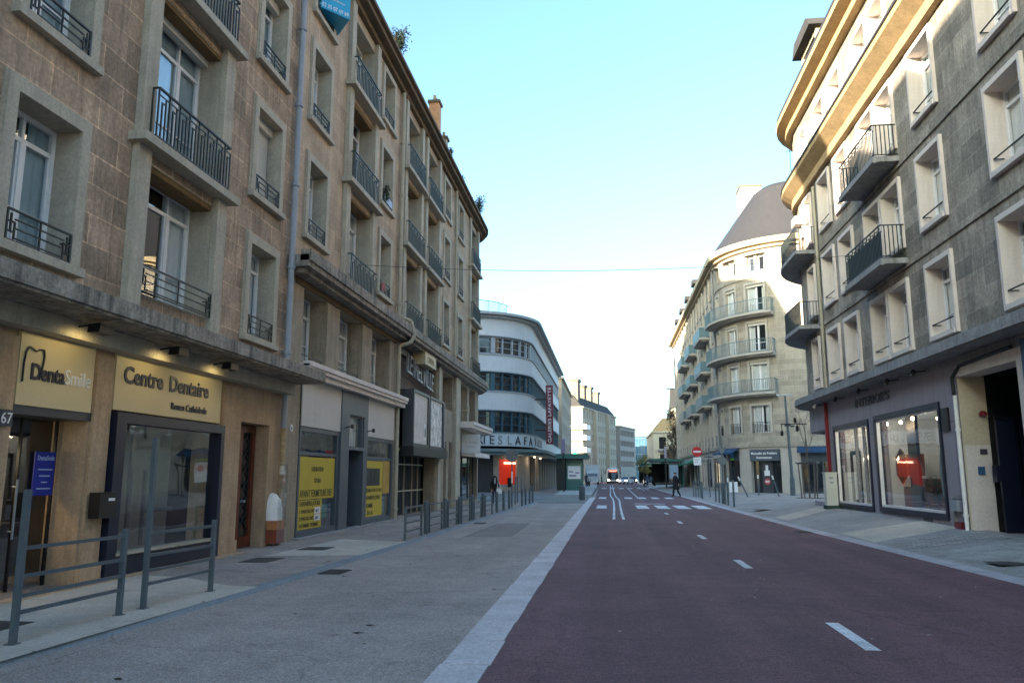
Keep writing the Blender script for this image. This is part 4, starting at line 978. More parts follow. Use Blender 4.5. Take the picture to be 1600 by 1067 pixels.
# roof terrace rail and flat roof
b = MB(); b.prism([(75.3, 38), (75.3, 7), (77.4, 2.2), (82, .4), (124.8, .4), (124.8, 38)], 17.3, 17.5); b.build('roof', M['concG'], GLB)
b = MB(); P, N = pG.sub(GA-12, GA+6, .6); rr = Path([(77.5, 22), (77.5, 9)]+arc(83, 8, 5.5, 180, 260, 8)[1:])
rr.band(b, 0, rr.L[-1], 0, .05, 19.5, 19.56, .7); rr.band(b, 0, rr.L[-1], 0, .04, 18.4, 18.45, .7); t = 0
while t < rr.L[-1]: p = rr.at(t, 0, 17.5); b.cyl(p, (p[0], p[1], 19.55), .03, n=5); t += 1.5
b.build('terrace_railing', M['teal'], GLB)
g = MB(); rr.band(g, 0, rr.L[-1], .01, .025, 17.6, 19.5, .7); g.build('terrace_glass', M['glass'], GLB)
MB().box(74.2, 84, 14, 24, 17.5, 18.2).build('plant_room', M['concG'], GLB)
# curved lettering along the band
def band_text(par, path, s0, s1, o, z, txt, size, mat, name):
    """one letter at a time round the curve"""
    n = len(txt); root = None
    for i, ch in enumerate(txt):
        if ch == ' ': continue
        s = s0+(s1-s0)*(i+.5)/n; b = text_mb(MB(), ch, size, 0, 0, 0, .03, 'CENTER', 1.)
        p = path.at(s, o, z); q = b.build(name, M[mat] if isinstance(mat, str) else mat[i], par, p, path.ang(s))
sg = thing('shop_sign', 'large grey letters running round the white band of the department store', 'sign', (XG, 75, 4.4), R(90))
sgm = [M['anth']]*30
lt = mk('letter_pale', (.30,.31,.32), .6)
W_ = 'GALERIES LAFAYETTE'
mats = [M['anth']]*len(W_)
mats[7] = lt; mats[9] = lt
pGs = Path([(x-75., y) for x, y in pG.p])
LS = [-.8, 0, .8, 1.6, 2.4, 2.87, 3.6, 4.45, 0, 5.5, 6.6, 7.75, 8.9, 10.6, 12.4, 14.2, 15.9, 17.6]
for i, ch in enumerate(W_):
    if ch != ' ':
        b = text_mb(MB(), ch, 1.2, 0, 0, 0, .03, 'CENTER', 1.); q = pGs.at(GA+LS[i], .29, .22); b.build('letter', mats[i], sg, q, pGs.ang(GA+LS[i]))
# vertical banner sign
vs = thing('shop_sign', 'tall dark red vertical banner sign with white letters at the end of the store', 'sign', (-6.2, 84, 0), 0.)
XV, YV = -6.55, 84.
v = MB(); v.box(-.4, .36, -.08, .08, 4.9, 11.2); v.build('board', mk('banner_red', (.16,.012,.035), .5), vs)
v = MB(); tm = text_mb(MB(), 'GALERIES LAFAYETTE', .52, 0, 0, 0, .01, 'LEFT', width=5.9)
MB().box(-1.6, -.4, -.04, .04, 9.6, 9.75).box(-1.6, -.4, -.04, .04, 6.3, 6.45).build('bracket', M['black'], vs)
v2 = MB()
for p in tm.v: v2.v.append((.16-p[2]*.95, p[1]-.1, 5.05+p[0]))
v2.f = tm.f; v2.uv = tm.uv; v2.mi = tm.mi; v2.build('letters', M['white'], vs)
# ------------------------------------------------------------------ beige block behind the store
def simple_block(name, label, loc, rz, L_, D_, H, floors, cols, ww, wh, mat, gmat='glassD', sill0=4., ground=True, trim='trimR', roof=None, group='apartment blocks along the street', winname='window', both=True):
    t = thing(name, label, 'building', loc, rz, group)
    h = []; fh = (H-sill0)/floors
    for f in range(floors):
        for c in cols: h.append((c-ww/2, c+ww/2, sill0+f*fh+.5, sill0+f*fh+.5+wh))
    wall(t, 'wall', 0, L_, -.05, H, h, M[mat] if isinstance(mat, str) else mat, thick=.3)
    for f in range(floors):
        for c in cols: window(t, c, sill0+f*fh+.5, ww, wh, .2, 2 if ww < 2 else 3, None, 0, 0, None, False, None, gmat=gmat, fmat=trim)
    b = MB(); b.box(0.003, L_-.003, .303, D_, 0, H-.01); b.build('side_wall', M[mat] if isinstance(mat, str) else mat, t)
    b = MB(); b.box(-.3, L_+.3, -.35, D_+.2, H, H+.35); b.build('cornice', M[mat] if isinstance(mat, str) else mat, t)
    if roof:
        b = MB()
        for (o0, z0), (o1, z1) in zip(roof[:-1], roof[1:]): b.poly([(-.2,o0,H+z0),(L_+.2,o0,H+z0),(L_+.2,o1,H+z1),(-.2,o1,H+z1)])
        for x in (-.1, L_+.1): b.poly([(x, o, H+z) for o, z in roof])
        b.build('roof', M['slate'], t)
    return t
be = simple_block('apartment_building', 'beige stone block just beyond the white department store', (-7.8, 134, 0), R(90), 34, 14, 18.0, 4, [3+3.5*i for i in range(9)], 1.2, 1.9, mk('beige_stone', (.40,.32,.24), .9, .08, 1, .1, 12), sill0=5.)
cr = simple_block('apartment_building', 'cream apartment block with stepped slate roof and tall chimneys in the left distance', (-6.45, 200, 0), R(90-13), 38.5, 24, 18.6, 6, [2.4+2.45*i for i in range(15)], .95, 1.7, mk('cream_render', (.38,.345,.275), .9, .05, 1), sill0=1.2, roof=[(0,.35),(.3,.6),(2.6,3.4),(12,4.0),(21.4,3.4),(24,.5)])
for x, y, z0, z1, w, d in ((1.2, 2.2, 20, 25.5, 1.5, 1.9), (6, 3.4, 21, 25.8, 2, 2.), (13., 3.6, 21, 25.2, 2., 2.1), (21., 3.8, 21, 25.6, 2., 2.1), (30, 4, 21, 25, 2., 1.9)): chimney(cr, x, y, w, d, z0, z1, mk('cream_render', (.38,.345,.275)), 0) if 0 else MB().box(x-w/2, x+w/2, y-d/2, y+d/2, z0, z1).box(x-w/2-.2, x+w/2+.2, y-d/2-.2, y+d/2+.2, z1, z1+.3).build('chimney', mk('chimney_cream', (.16,.14,.11), .9), cr); MB().box(x-w/2-.3, x+w/2+.3, y-d/2-.3, y+d/2+.3, z1+.3, z1+.6).build('chimney_cap', M['slateB'], cr)
for z in (7.6, 10.7, 13.4): MB().box(-1.2, 3.2, -1.2, 4.5, z-.25, z).box(-1.2, 3.2, -1.2, -1.1, z, z+.95).box(-1.2, -1.1, -1.1, 4.5, z, z+.95).build('balcony', M['white'], cr)
MB().box(11, 13, -.9, .0, 2, 18.6).box(26., 27.5, -.9, 0, 2, 18.6).build('pilaster', MATS['cream_render'], cr)
of = simple_block('office_building', 'grey office block with long window bands beyond the cream apartment block', (3.5, 241, 0), R(90-15.5), 19, 14, 16.2, 4, [1.3+1.9*i for i in range(9)], 1.5, 1.7, mk('office_grey', (.33,.30,.27), .8, .06, 1), sill0=3.8, trim='concG', group='office blocks closing the street')
gb = thing('office_building', 'blue glass office block closing the end of the street', 'building', (8.5, 282, 0), 0., 'office blocks closing the street')
MB().box(0, 14, .4, 15, 0, 15.9).build('glass_facade', M['glassB'], gb)
b = MB()
for i in range(15): b.box(i-.05, i+.05, .25, .4, 0, 15.2)
for z in (3, 6, 9, 12, 14.6): b.box(0, 14, .2, .35, z-.1, z+.1)
b.box(-.4, 14.4, 0, 15, 15.2, 16.1); b.build('frame', mk('office_blue', (.11,.2,.28), .5), gb)
yc = thing('apartment_building', 'low cream building with a dark balcony opening, behind the right bus shelter', 'building', (8.4, 152, 0), 0., 'apartment blocks along the street')
wall(yc, 'wall', 0, 9, -.05, 9.6, [(1.1, 2.4, 6.6, 8.8), (1.2, 2.4, 3.2, 5.6), (4.5, 5.6, 6.6, 8.4), (4.5, 5.6, 3.2, 5.2)], mk('cream_render2', (.52,.46,.34), .9, .08, 1))
MB().box(0.003, 9, .503, 25, 0, 9.5).box(-.2, 9.2, -.3, 25, 9.6, 9.9).build('side_wall', MATS['cream_render2'], yc)
MB().box(.8, 2.9, -1.1, -.003, 6.2, 6.5).build('balcony', M['concG'], yc)
for q_ in ((1.1,2.4,6.6,8.8),(1.2,2.4,3.2,5.6),(4.5,5.6,6.6,8.4),(4.5,5.6,3.2,5.2)): MB().box(q_[0],q_[1],.4,.45,q_[2],q_[3]).build('window', M['dark'], yc)
b = MB().prism([(0,9.9),(9,9.9),(7,12.5),(2,12.5)], 2, 22, 'y').build('roof', M['rust'], yc)
fr_ = simple_block('apartment_building', 'far pale gabled block seen past the edge of the rounded stone corner block', (15.6, 190, 0), 0., 12, 14, 17., 5, [1.5+2.5*i for i in range(5)], 1.1, 1.7, mk('cream_render', (.38,.345,.275)), roof=[(0,.35),(7,6),(14,.35)])

rb = thing('office_building', 'unseen tall pale block added behind the department store to shade the rounded corner block', 'building', (-26, 62, 0), R(90), 'office blocks closing the street')  # added out of view, keeps low sun off the corner block's street wall
wall(rb, 'wall', 0, 38, -.05, 30, [(x-1, x+1, z, z+1.8) for x in range(3, 36, 4) for z in range(3, 28, 4)], gm)
for x in range(3, 36, 4):
    for z in range(3, 28, 4): window(rb, x, z, 2., 1.8, .2, 2, None, 0, 0, None, False, None, gmat='glassD')
core(rb, 0, 38, .6, 14, 0, 29.9)
# ------------------------------------------------------------------ ground
def struct(name, mb, mat):
    o = mb.build(name, mat); o['kind'] = 'structure'; return o
asph = tarmac('asphalt_grey', (.31,.268,.244), .40, .28, patch=.16)
redr = tarmac('asphalt_red', (.13,.068,.076), .42, .3, along=.24, patch=.18)
pavL = tarmac('pavement_left', (.29,.25,.22), .3, .4, along=.05, patch=.24)
pale = tarmac('pavement_pale', (.46,.42,.355), .2, .25, along=.05, patch=.14)
kerb = mk('kerb_stone', (.40,.385,.41), .85, .2, 1.1, .2, 30, .2, (1.0,5.,(.45,.45,.45),.02,.08))
kerbd = mk('kerb_dark', (0.180,0.210,0.232), .85, .15, 1., .2, 30, .2)
pavR = tarmac('pavement_right', (.29,.28,.27), .3, .4, along=.05, patch=.18)
sett = mk('stone_setts', (.36,.345,.33), .85, .2, .6, .2, 30, .4, (.32,.16,(.5,.5,.5),.02,.25))
struct('ground', MB().box(-150, 150, -80, 420, -.25, -.03), asph)
def sheet(poly_, z, uvs=False):
    return MB().poly([(x, y, z if not callable(z) else z(x, y)) for x, y in poly_], [(x, y) for x, y in poly_])
rr_ = [(6.05,-60), (6.05,13), (5.72,25), (5.55,41), (5.45,70), (5.4,110), (6.,250), (6.,400)]
b = MB(); b.poly([(-1.05,-60,0)]+[(x,y,0) for x,y in rr_]+[(-9,400,0), (-5,200,0), (-2.2,140,0), (-1.3,95,0), (-1.05,60,0)]); struct('road', b, redr)
struct('bus_lane', sheet([(-5.2,-60),(-5.15,6.4),(-4.9,11),(-4.7,19),(-4.45,38),(-4.3,47.5),(-1.47,47.5),(-1.47,-60)], 0.), asph)
# drainage strip of pale slabs between the lane and the road
rs_ = random.Random(21); b = MB(); y = -60.
while y < 60:
    a_, c_, h_ = rs_.uniform(-.012,.012), rs_.uniform(-.012,.012), rs_.uniform(.006,.014)
    b.box(-1.47+a_, -1.05+c_, y+.006, y+.994, -.02, h_); y += 1.
struct('kerb_strip', b, mk('kerb_slab', (.50,.475,.49), .85, .16, 1.6, .25, 26, .3, None, .0))
# left pavement
LK = [(-5.2,-60),(-5.15,6.4),(-4.9,11),(-4.7,19),(-4.45,38),(-4.3,47.5)]
b = MB()
for (x0,y0),(x1,y1) in zip(LK[:-1], LK[1:]):
    n = 6
    b.poly([(x0-.14,y0,.05),(x1-.14,y1,.05),(-12,y1,.05),(-12,y0,.05)], [(x0,y0),(x1,y1),(-12,y1),(-12,y0)])
struct('pavement', b, pavL)
b = MB()
for (x0,y0),(x1,y1) in zip(LK[:-1], LK[1:]):
    b.poly([(x0,y0,.0),(x1,y1,.0),(x1-.04,y1,.052),(x0-.04,y0,.052)]); b.poly([(x0-.04,y0,.052),(x1-.04,y1,.052),(x1-.16,y1,.054),(x0-.16,y0,.054)])
struct('kerb', b, kerbd)
struct('pavement_patch', sheet([(-5.2,5.),(-4.96,11.0),(-5.5,11.1),(-6.6,11.9),(-7.45,12.0),(-7.45,5.)][::-1], .054), pale)
struct('pavement_patch', sheet([(-6.75,15.1),(-6.62,19.3),(-4.84,18.7),(-4.92,15.5)], .054), pale)
b = MB(); b.box(-7.7, -1.47, 47.5, 110, -.02, .035).box(-60, -7.7, 49, 75.5, -.02, .035); struct('plaza', b, sett)
struct('crossing_ramp', MB().box(-4.3, -1.47, 47.3, 47.5, -.02, .02), kerbd)
b = MB(); b.prism([(-4.2,60.5),(-1.35,60.5),(-1.6,100),(-2.0,130),(-6,130)], .03, .2); struct('platform', b, mk('platform_pale', (0.360,0.372,0.360), .85, .1, 1, .15, 30))
# right pavement, rising gently to the shop fronts
def kx(y):
    for (x0,y0),(x1,y1) in zip(rr_[:-1], rr_[1:]):
        if y0 <= y <= y1: return x0+(x1-x0)*(y-y0)/(y1-y0)
    return 6.
def gz(x, y):
    e = .2 if y < 16 else (.2+(y-16)/12*.2 if y < 28 else max(.27, .4-(y-28)/32*.13))
    t = max(0., min(1., (x-kx(y)-.35)/(8.8-kx(y)-.35))); return .012+t*e
def patchgrid(x0f, x1, y0, y1, nx, ny, dz=0.):
    b = MB()
    for j in range(ny):
        for i in range(nx):
            q = []
            for a, c in ((0,0),(1,0),(1,1),(0,1)):
                y = y0+(y1-y0)*(j+c)/ny; xa = x0f(y) if callable(x0f) else x0f; xb = x1(y) if callable(x1) else x1; x = xa+(xb-xa)*(i+a)/nx; q.append((x, y, gz(x,y)+dz))
            b.poly(q, [(p[0],p[1]) for p in q])
    return b
k2 = lambda y: kx(y)+.35
struct('pavement', patchgrid(k2, lambda y: 9.2 if y > 5 else 9.2, -60, 27.5, 4, 60), pavR)
struct('side_street', patchgrid(lambda y: kx(y)+.35, 9.2, 31.5, 125, 4, 60), sett)
struct('pavement', patchgrid(k2, 9.2, 27.5, 31.5, 4, 8), pavR)
b = MB(); b.prism([(9.19,34.0),(60,34.0),(60,66),(20,66),(9.19,110)], .0, .38); struct('side_street', b, sett) if 0 else None
b = MB()
for j in range(12):
    y0, y1 = 34+j*3., 37+j*3.
    b.poly([(9.2,y0,gz(9.2,y0)),(60,y0,gz(9.2,y0)),(60,y1,gz(9.2,y1)),(9.2,y1,gz(9.2,y1))], [(9.2,y0),(60,y0),(60,y1),(9.2,y1)])
struct('side_street', b, sett)
b = MB(); y = -60.
while y < 125:
    q = [(kx(y),y),(kx(y)+.36,y),(kx(y+1)+.36,y+1),(kx(y+1),y+1)]
    b.poly([(q[0][0],q[0][1],.0),(q[1][0],q[1][1],.016),(q[2][0],q[2][1],.016),(q[3][0],q[3][1],.0)], [(y,.1),(y,.5),(y+1,.5),(y+1,.1)]); y += 1.
struct('kerb_strip', b, kerb)
def rp(pts, dz=.005):   # patch following the rise
    b = MB(); n = 8
    for j in range(n):
        for i in range(n):
            q = []
            for a, c in ((0,0),(1,0),(1,1),(0,1)):
                u, v = (i+a)/n, (j+c)/n
                x = (pts[0][0]*(1-u)+pts[1][0]*u)*(1-v)+(pts[3][0]*(1-u)+pts[2][0]*u)*v; y = (pts[0][1]*(1-u)+pts[1][1]*u)*(1-v)+(pts[3][1]*(1-u)+pts[2][1]*u)*v
                q.append((x, y, gz(x,y)+dz))
            b.poly(q, [(p[0],p[1]) for p in q])
    return b
struct('pavement_patch', rp([(6.3,20.3),(8.78,21.6),(8.78,24.0),(6.3,23.2)]), pale)
struct('pavement_patch', rp([(6.2,29.2),(8.9,32.6),(8.9,34.6),(6.2,31.4)]), pale)
struct('pavement_patch', rp([(6.5,5.),(8.75,5.),(8.75,18.2),(6.5,17.8)]), tarmac('pavement_worn', (.29,.285,.27), .3, .6, patch=.3))
struct('pavement_patch', rp([(6.4,18.4),(8.78,18.9),(8.78,20.9),(6.4,19.6)], .006), sett)
struct('carriage_crossing', MB().box(8.9, 16, 17.7, 20.85, .1, .24), asph)
# road markings, worn thermoplastic
mk_ = MB()
def mark(pts, z=.005): mk_.poly([(x, y, z) for x, y in pts])
for y0 in (8.0, 14.6, 21.1, 27.7, 34.2): mark([(2.33,y0),(2.47,y0),(2.47,y0+1.4),(2.33,y0+1.4)])
for x0, x1 in ((-.68,-.17),(1.36,1.95),(2.35,2.98),(3.32,3.98),(4.32,4.98)): mark([(x0,39.9),(x1,39.9),(x1,44.2),(x0,44.2)])
for x0, x1 in ((-.78,-.25),(1.06,1.6),(2.06,2.6),(3.0,3.5),(3.95,4.5)): mark([(x0,56.8),(x1,56.8),(x1,60.4),(x0,60.4)])
mark([(1.4,46.4),(3.15,46.4),(3.15,47.0),(1.4,47.0)])
for y in range(100, 112, 12):
    for i in range(6): mark([(-1.+i*1.1,y),(-.4+i*1.1,y),(-.4+i*1.1,y+5),(-1.+i*1.1,y+5)])
def line(pts, w):
    for (x0,y0),(x1,y1) in zip(pts[:-1], pts[1:]): mark([(x0-w/2,y0),(x0+w/2,y0),(x1+w/2,y1),(x1-w/2,y1)])
line([(.14,30.),(.17,34.4),(.22,42),(.24,51.),(.22,56),(.1,62),(.06,68),(.1,90),(.14,134)], .10)
line([(.5,30.),(.5,34.4),(.55,44),(.62,51),(.6,56),(.5,60),(.44,66),(.42,92),(.5,134)], .10)
line([(2.05,60),(2.12,75),(2.35,115)], .09); line([(3.8,89),(4.1,115)], .1); line([(4.3,89),(4.55,115)], .1); line([(1.95,57.5),(2.03,59.5)], .06)
struct('road_marking', mk_, M['paint'])
def cover(x, y, w, l, z, rz=0, name='manhole_cover'):
    b = MB(); b.box(-w/2, w/2, -l/2, l/2, 0, .006)
    for i in range(5): b.box(-w/2+.05+i*(w-.1)/5, -w/2+.07+i*(w-.1)/5, -l/2+.04, l/2-.04, .006, .01)
    return b
def cov(x, y, w, l, z, label): t = cover(x, y, w, l, z).build('manhole_cover', mk('cast_iron', (.05,.048,.045), .6), None, (x, y, z)); tag(t, label, 'manhole cover'); return t
cov(-6.45, 14.4, .55, .8, .052, 'rectangular iron cover in the grey pavement just before the pale patch on the left')
cov(-6.3, 16.75, .6, .7, .056, 'rectangular iron cover set in the pale pavement patch by the yellow posters')
cov(-6.6, 7.6, .9, 1., .056, 'dark iron cover in the pale pavement behind the nearest guard rail')
cov(7.1, 15.2, .9, .6, gz(7.1,15.2)+.006, 'iron cover in the worn pavement in front of the dark gateway')
cov(6.9, 36.2, 1.2, .9, gz(6.9,36.2)+.004, 'iron cover in the stone setts at the side street corner')
cov(-5., 53., 1.2, .9, .036, 'iron cover in the paved square before the green kiosk')
# litter, leaves and chewing gum spots
rnd = random.Random(11); b = MB()
for i in range(130):
    x = rnd.choice([rnd.uniform(-4.6,-1.6), rnd.uniform(-.9,5.8), rnd.uniform(-.9,5.8)]); y = rnd.uniform(4.5, 30)**1.0; r = rnd.uniform(.008,.022); z = .004
    a = rnd.random()*3; b.poly([(x+r*math.cos(a+k*1.05)*(1.4 if k%2 else .9), y+r*math.sin(a+k*1.05), z+.004*(k%2)) for k in range(6)])
o = b.build('litter', mk('litter_pale', (.36,.34,.30), .9, .4, 5)); tag(o, 'tiny pale scraps and gum spots scattered over the road', 'litter', kind='stuff')
b = MB()
for i in range(46):
    x = rnd.choice([rnd.uniform(-4.9,-1.6), rnd.uniform(-5.6,-4.9), rnd.uniform(6.2,8.6)]); y = rnd.uniform(5, 24); r = rnd.uniform(.015,.05); z = .004 if -4.7 < x < 0 else (.06 if x < 0 else gz(x,y)+.008)
    a = rnd.random()*3; b.poly([(x+r*math.cos(a+k*1.05)*(1.6 if k%3 == 0 else .5), y+r*.6*math.sin(a+k*1.05), z+.006*(k%2)) for k in range(6)])
o = b.build('fallen_leaves', mk('leaf_brown', (.05,.035,.025), .9, .4, 5)); tag(o, 'small brown leaves lying on the lane and pavements', 'leaves', kind='stuff')

def gully(x, y, label, z=.004):
    b = MB(); b.box(-.2, .2, -.3, .3, 0, .008)
    for i in range(7): b.box(-.17, .17, -.26+i*.08, -.22+i*.08, .008, .016)
    t = b.build('drain_grating', MATS['cast_iron'], None, (x, y, z)); tag(t, label, 'drain')
gully(-4.62, 13.2, 'iron drain grating in the gutter beside the left kerb, opposite the wooden door'); gully(-4.4, 27., 'iron drain grating in the gutter beside the left kerb, before the cinema gate'); gully(5.5, 24., 'iron drain grating at the right edge of the red road')
struct('pavement_patch', sheet([(-3.9,21.),(-2.6,21.2),(-2.7,27.4),(-3.8,27.1)], .004), tarmac('asphalt_mended', (.20,.178,.168), .35, .2))
# ------------------------------------------------------------------ street furniture
def rail_frame(label, x0, y0, x1, y1, hl=.9, hr=.9, z=.05, zs=(.28,.43,.61,.87)):
    t = thing('guard_rail', label, 'guard rail', (x0, y0, z), 0., 'grey guard rails along the left kerb')
    dx, dy = x1-x0, y1-y0
    for (px, py, h) in ((0,0,hl), (dx,dy,hr)):
        MB().box(px-.027, px+.027, py-.027, py+.027, 0, h).build('post', M['steel'], t)
        MB().box(px-.05, px+.05, py-.05, py+.05, 0, .012).build('foot_plate', M['steel'], t)
    for q in zs: MB().bar((0,0,q), (dx,dy,q), .035, .035).build('rail', M['steel'], t)
    return t
rail_frame('nearest grey guard rail on the left pavement, its near post standing a little taller', -5.55, 7.05, -5.52, 8.62, 1.42, .95)
rail_frame('second grey guard rail, its near post twice as tall as the other', -5.50, 9.06, -5.42, 10.5, 2.0, .95)
rails = [(19.2,20.8,'grey guard rail at the far corner of the pale patch, first of the distant row'),
 (21.7,23.25,'grey guard rail between the first and second thick bollards in front of the cinema gate'),
 (24.1,25.4,'grey guard rail between the second and third thick bollards'),
 (26.2,27.7,'grey guard rail between the third and fourth thick bollards'),
 (28.5,30.0,'grey guard rail between the fourth and fifth thick bollards'),
 (30.9,32.6,'last grey guard rail of the distant row, before the spaced bollards')]
lx = lambda y: -4.98+(y-19)*.012
for a, c, l in rails: rail_frame(l, lx(a), a, lx(c), c, .8, .8, .05, (.2,.4,.56,.77))
bolo = {}
def bollard(label, x, y, z=.05, h=.88, r=.058, group='thick grey bollards along the left kerb', cat='bollard', top=True, tilt=None):
    k = (h, r)
    if k not in bolo: bolo[k] = smooth(MB().lathe([(r,0),(r,h-.1),(r*.86,h-.095),(r*.86,h-.075),(r,h-.07),(r,h-.02),(r*.7,h)], n=14).build('bollard', M['steel']), 50).data; o = [q for q in bpy.data.objects if q.data == bolo[k]][0]
    else: o = link(bolo[k], 'bollard')
    o.location = (x, y, z)
    if tilt: o.rotation_euler = tilt
    return tag(o, label, cat, group)
for y, l in ((21.3,'nearest thick bollard, at the foot of the cinema gate'), (23.7,'second thick bollard along the cinema front'), (25.85,'third thick bollard, before the white shop cornice'), (28.1,'fourth thick bollard, below the white projecting sign'), (30.4,'fifth thick bollard, last before the spaced row'),
             (33.9,'first of the spaced bollards beyond the guard rails'), (35.9,'second of the spaced bollards beyond the guard rails'), (37.8,'bollard next before the round road sign pole'), (41.6,'bollard next beyond the round road sign pole'), (43.2,'second bollard beyond the round road sign pole'), (45.2,'last but one bollard of the left row'), (46.8,'farthest bollard of the left row, by the paved square')):
    bollard(l, lx(y)+(.0 if y < 40 else .15), y)
for i, (x, y) in enumerate(((-5.15,43.6),(-5.35,46.4),(-5.2,47.2))): bollard(['thin post nearest the red lit shop window', 'middle thin post before the red lit shop window', 'thin post beside the corner of the paved square'][i], x, y, .05, 1.5, .04, 'thin posts before the department store')
# right side posts by the crossing
RB = [(6.28,61.3,'first thin post beyond the walking man'),(6.32,60.1,'second thin post beyond the walking man'),(6.38,58.9,'third thin post beyond the walking man'),(6.42,57.8,'fourth thin post beyond the walking man'),(6.2,55.0,'post below the no entry sign plate, standing alone'),
      (6.35,49.3,'farthest post of the close set row by the crossing'),(6.33,47.6,'second farthest post of the close set row by the crossing'),(6.3,46.1,'middle post of the close set row by the crossing'),(6.27,44.8,'second nearest post of the close set row by the crossing'),(6.25,43.6,'nearest post of the close set row by the crossing'),(6.2,41.3,'tall post nearest the viewer at the side street crossing')]
for x, y, l in RB: bollard(l, x, y, gz(x,y), 1.15 if y > 42 else 1.35, .05, 'grey posts along the right kerb at the crossing')
def white_post(label, x, y, tilt=0.):
    t = thing('bollard', label, 'bollard', (x, y, gz(x,y)), 0., 'white topped posts before the insurance office'); t.rotation_euler = (0, R(tilt), 0)
    MB().cyl((0,0,-.1),(0,0,1.1),.045,n=10).build('post', M['steel'], t); MB().cyl((0,0,1.1),(0,0,1.3),.05,n=10).lathe([(.05,1.3),(.03,1.35),(.0,1.36)]).build('white_cap', M['white'], t)
white_post('white topped post leaning left before the insurance shop window', 8.6, 51.5, -24); white_post('upright white topped post before the insurance shop window', 9.9, 55.0)
white_post('white topped post leaning left before the insurance entrance', 10.5, 51.5, -16); white_post('white topped post behind the close set grey posts', 6.9, 48.0)
# round sign backs, no entry
def sign_pole(name, label, x, y, z, h, r=.035): 
    t = thing(name, label, 'road sign', (x, y, z)); MB().cyl((0,0,0),(0,0,h),r,n=10).build('pole', M['steel'], t); return t
t = sign_pole('road_sign', 'grey back of a round road sign on a pole by the left kerb', lx(38.9)-.02, 38.9, .05, 2.75)
MB().cyl((0,-.05,2.55),(0,-.02,2.55),.32,n=28).box(-.2,.2,-.08,-.05,2.5,2.54).box(-.2,.2,-.08,-.05,2.62,2.66).build('disc', mk('sign_back', (.16,.18,.19), .5), t)
MB().cyl((0,0,1.2),(0,0,1.75),.04,n=10).build('sticker_band', M['white'], t)
t = sign_pole('no_entry_sign', 'red and white no entry sign with a small white plate below', 6.55, 60.5, gz(6.5,60), 3.75)
MB().cyl((0,-.04,3.3),(0,-.07,3.3),.36,n=32).build('disc', mk('sign_red', (.50,.01,.02), .4), t); MB().box(-.27,.27,-.078,-.071,3.24,3.36).build('bar', M['white'], t)
MB().box(-.28,.28,-.06,-.04,2.3,2.88).build('plate', M['white'], t); pl = MB(); text_mb(pl, 'SAUF', .14, -.2, -.065, 2.66, .002); text_mb(pl, 'BUS', .14, -.2, -.065, 2.48, .002); pl.build('lettering', M['black'], t)
t = sign_pole('road_sign', 'grey backs of a round and a triangular road sign on one pole by the crossing', 6.3, 45.6, gz(6.3,45.6), 3.3)
MB().cyl((0,-.05,2.35),(0,-.02,2.35),.24,n=24).build('disc', mk('sign_back', (.16,.18,.19)), t); MB().prism([(-.24,3.1),(.24,3.1),(0,2.7)], -.05, -.02, 'y').build('triangle', mk('sign_back', (.16,.18,.19)), t)
t = sign_pole('street_light_arm', 'thin dark pole with a short cross arm beyond the no entry sign', 6.9, 56.5, gz(6.9,56), 3.4); t['category'] = 'post'
MB().box(-.3,.3,-.03,.03,2.75,2.8).build('cross_arm', M['iron'], t)
t = thing('stop_sign_post', 'tall dark post with a narrow purple flag sign in front of the green kiosk', 'bus stop sign', (-4.1, 72, .04))
MB().box(-.09,.09,-.06,.06,0,4.8).build('post', M['iron'], t); MB().box(-.16,.16,-.09,-.062,3.6,4.85).build('flag', mk('purple_sign', (.20,.16,.27), .5), t)
t = thing('stop_sign_post', 'dark post with a narrow pale flag sign in front of the right bus shelter', 'bus stop sign', (6.7, 96, .25))
MB().box(-.09,.09,-.06,.06,0,4.8).build('post', M['iron'], t); MB().box(-.13,.13,-.09,-.062,3.4,4.8).build('flag', mk('sign_lilac', (.35,.33,.45), .5), t)
# street lamp
t = thing('street_lamp', 'tall grey street lamp with a flat head in front of the insurance office', 'street lamp', (12.0, 54.5, .3))
smooth(MB().cyl((0,0,0),(0,0,1.2),.17,.15,12).cyl((0,0,1.2),(-.15,0,6.6),.11,.07,12).build('pole', M['steel'], t))
MB().prism([(-.55,-.12),(.3,-.14),(.36,0),(.3,.14),(-.55,.12),(-.7,0)], 6.58, 6.72, 'z').build('lamp_head', mk('lamp_head_pale', (.45,.45,.43), .4), t)
MB().box(-.28,.1,-.1,.1,4.55,4.72).box(.1,.35,-.05,.05,4.5,4.62).build('camera_box', M['anth'], t)
def wall_lamp(label, x, y, z, d):   # lamp heads on the far facades
    t = thing('facade_lamp', label, 'street lamp', (x, y, z), 0., 'lamps fixed high on the facades'); MB().bar((0,0,0),(d,0,.15),.06,.06).build('arm', M['concG'], t); MB().box(d-.1 if d > 0 else d-.7, d+.7 if d > 0 else d+.1, -.12, .12, .05, .22).build('lamp_head', M['concG'], t)
wall_lamp('flat lamp head on an arm from the edge of the pale corner block', XI, 106, 12.9, -1.0)
wall_lamp('flat lamp head on an arm from the beige block beyond the store', -7.8, 150, 12., .9)
# electrical cabinet
t = thing('electrical_cabinet', 'pale street cabinet on a dark green plinth at the shop corner', 'cabinet', (8.5, 32.2, gz(8.5,32.2)))
MB().box(-.2,.22,-.2,.2,.12,1.33).build('body', mk('cabinet_pale', (.56,.57,.50), .5, .05, 2, .05), t); MB().box(-.22,.24,-.23,.23,1.33,1.38).build('lid', mk('cabinet_pale', (.56,.57,.50)), t)
MB().box(-.23,.7,-.24,.26,-.02,.12).build('plinth', mk('plinth_green', (.02,.05,.035), .7), t); MB().box(-.08,.08,-.206,-.2,1.12,1.2).box(-.05,.07,-.205,-.2,.95,1.02).build('door_plate', M['pipeG'], t)
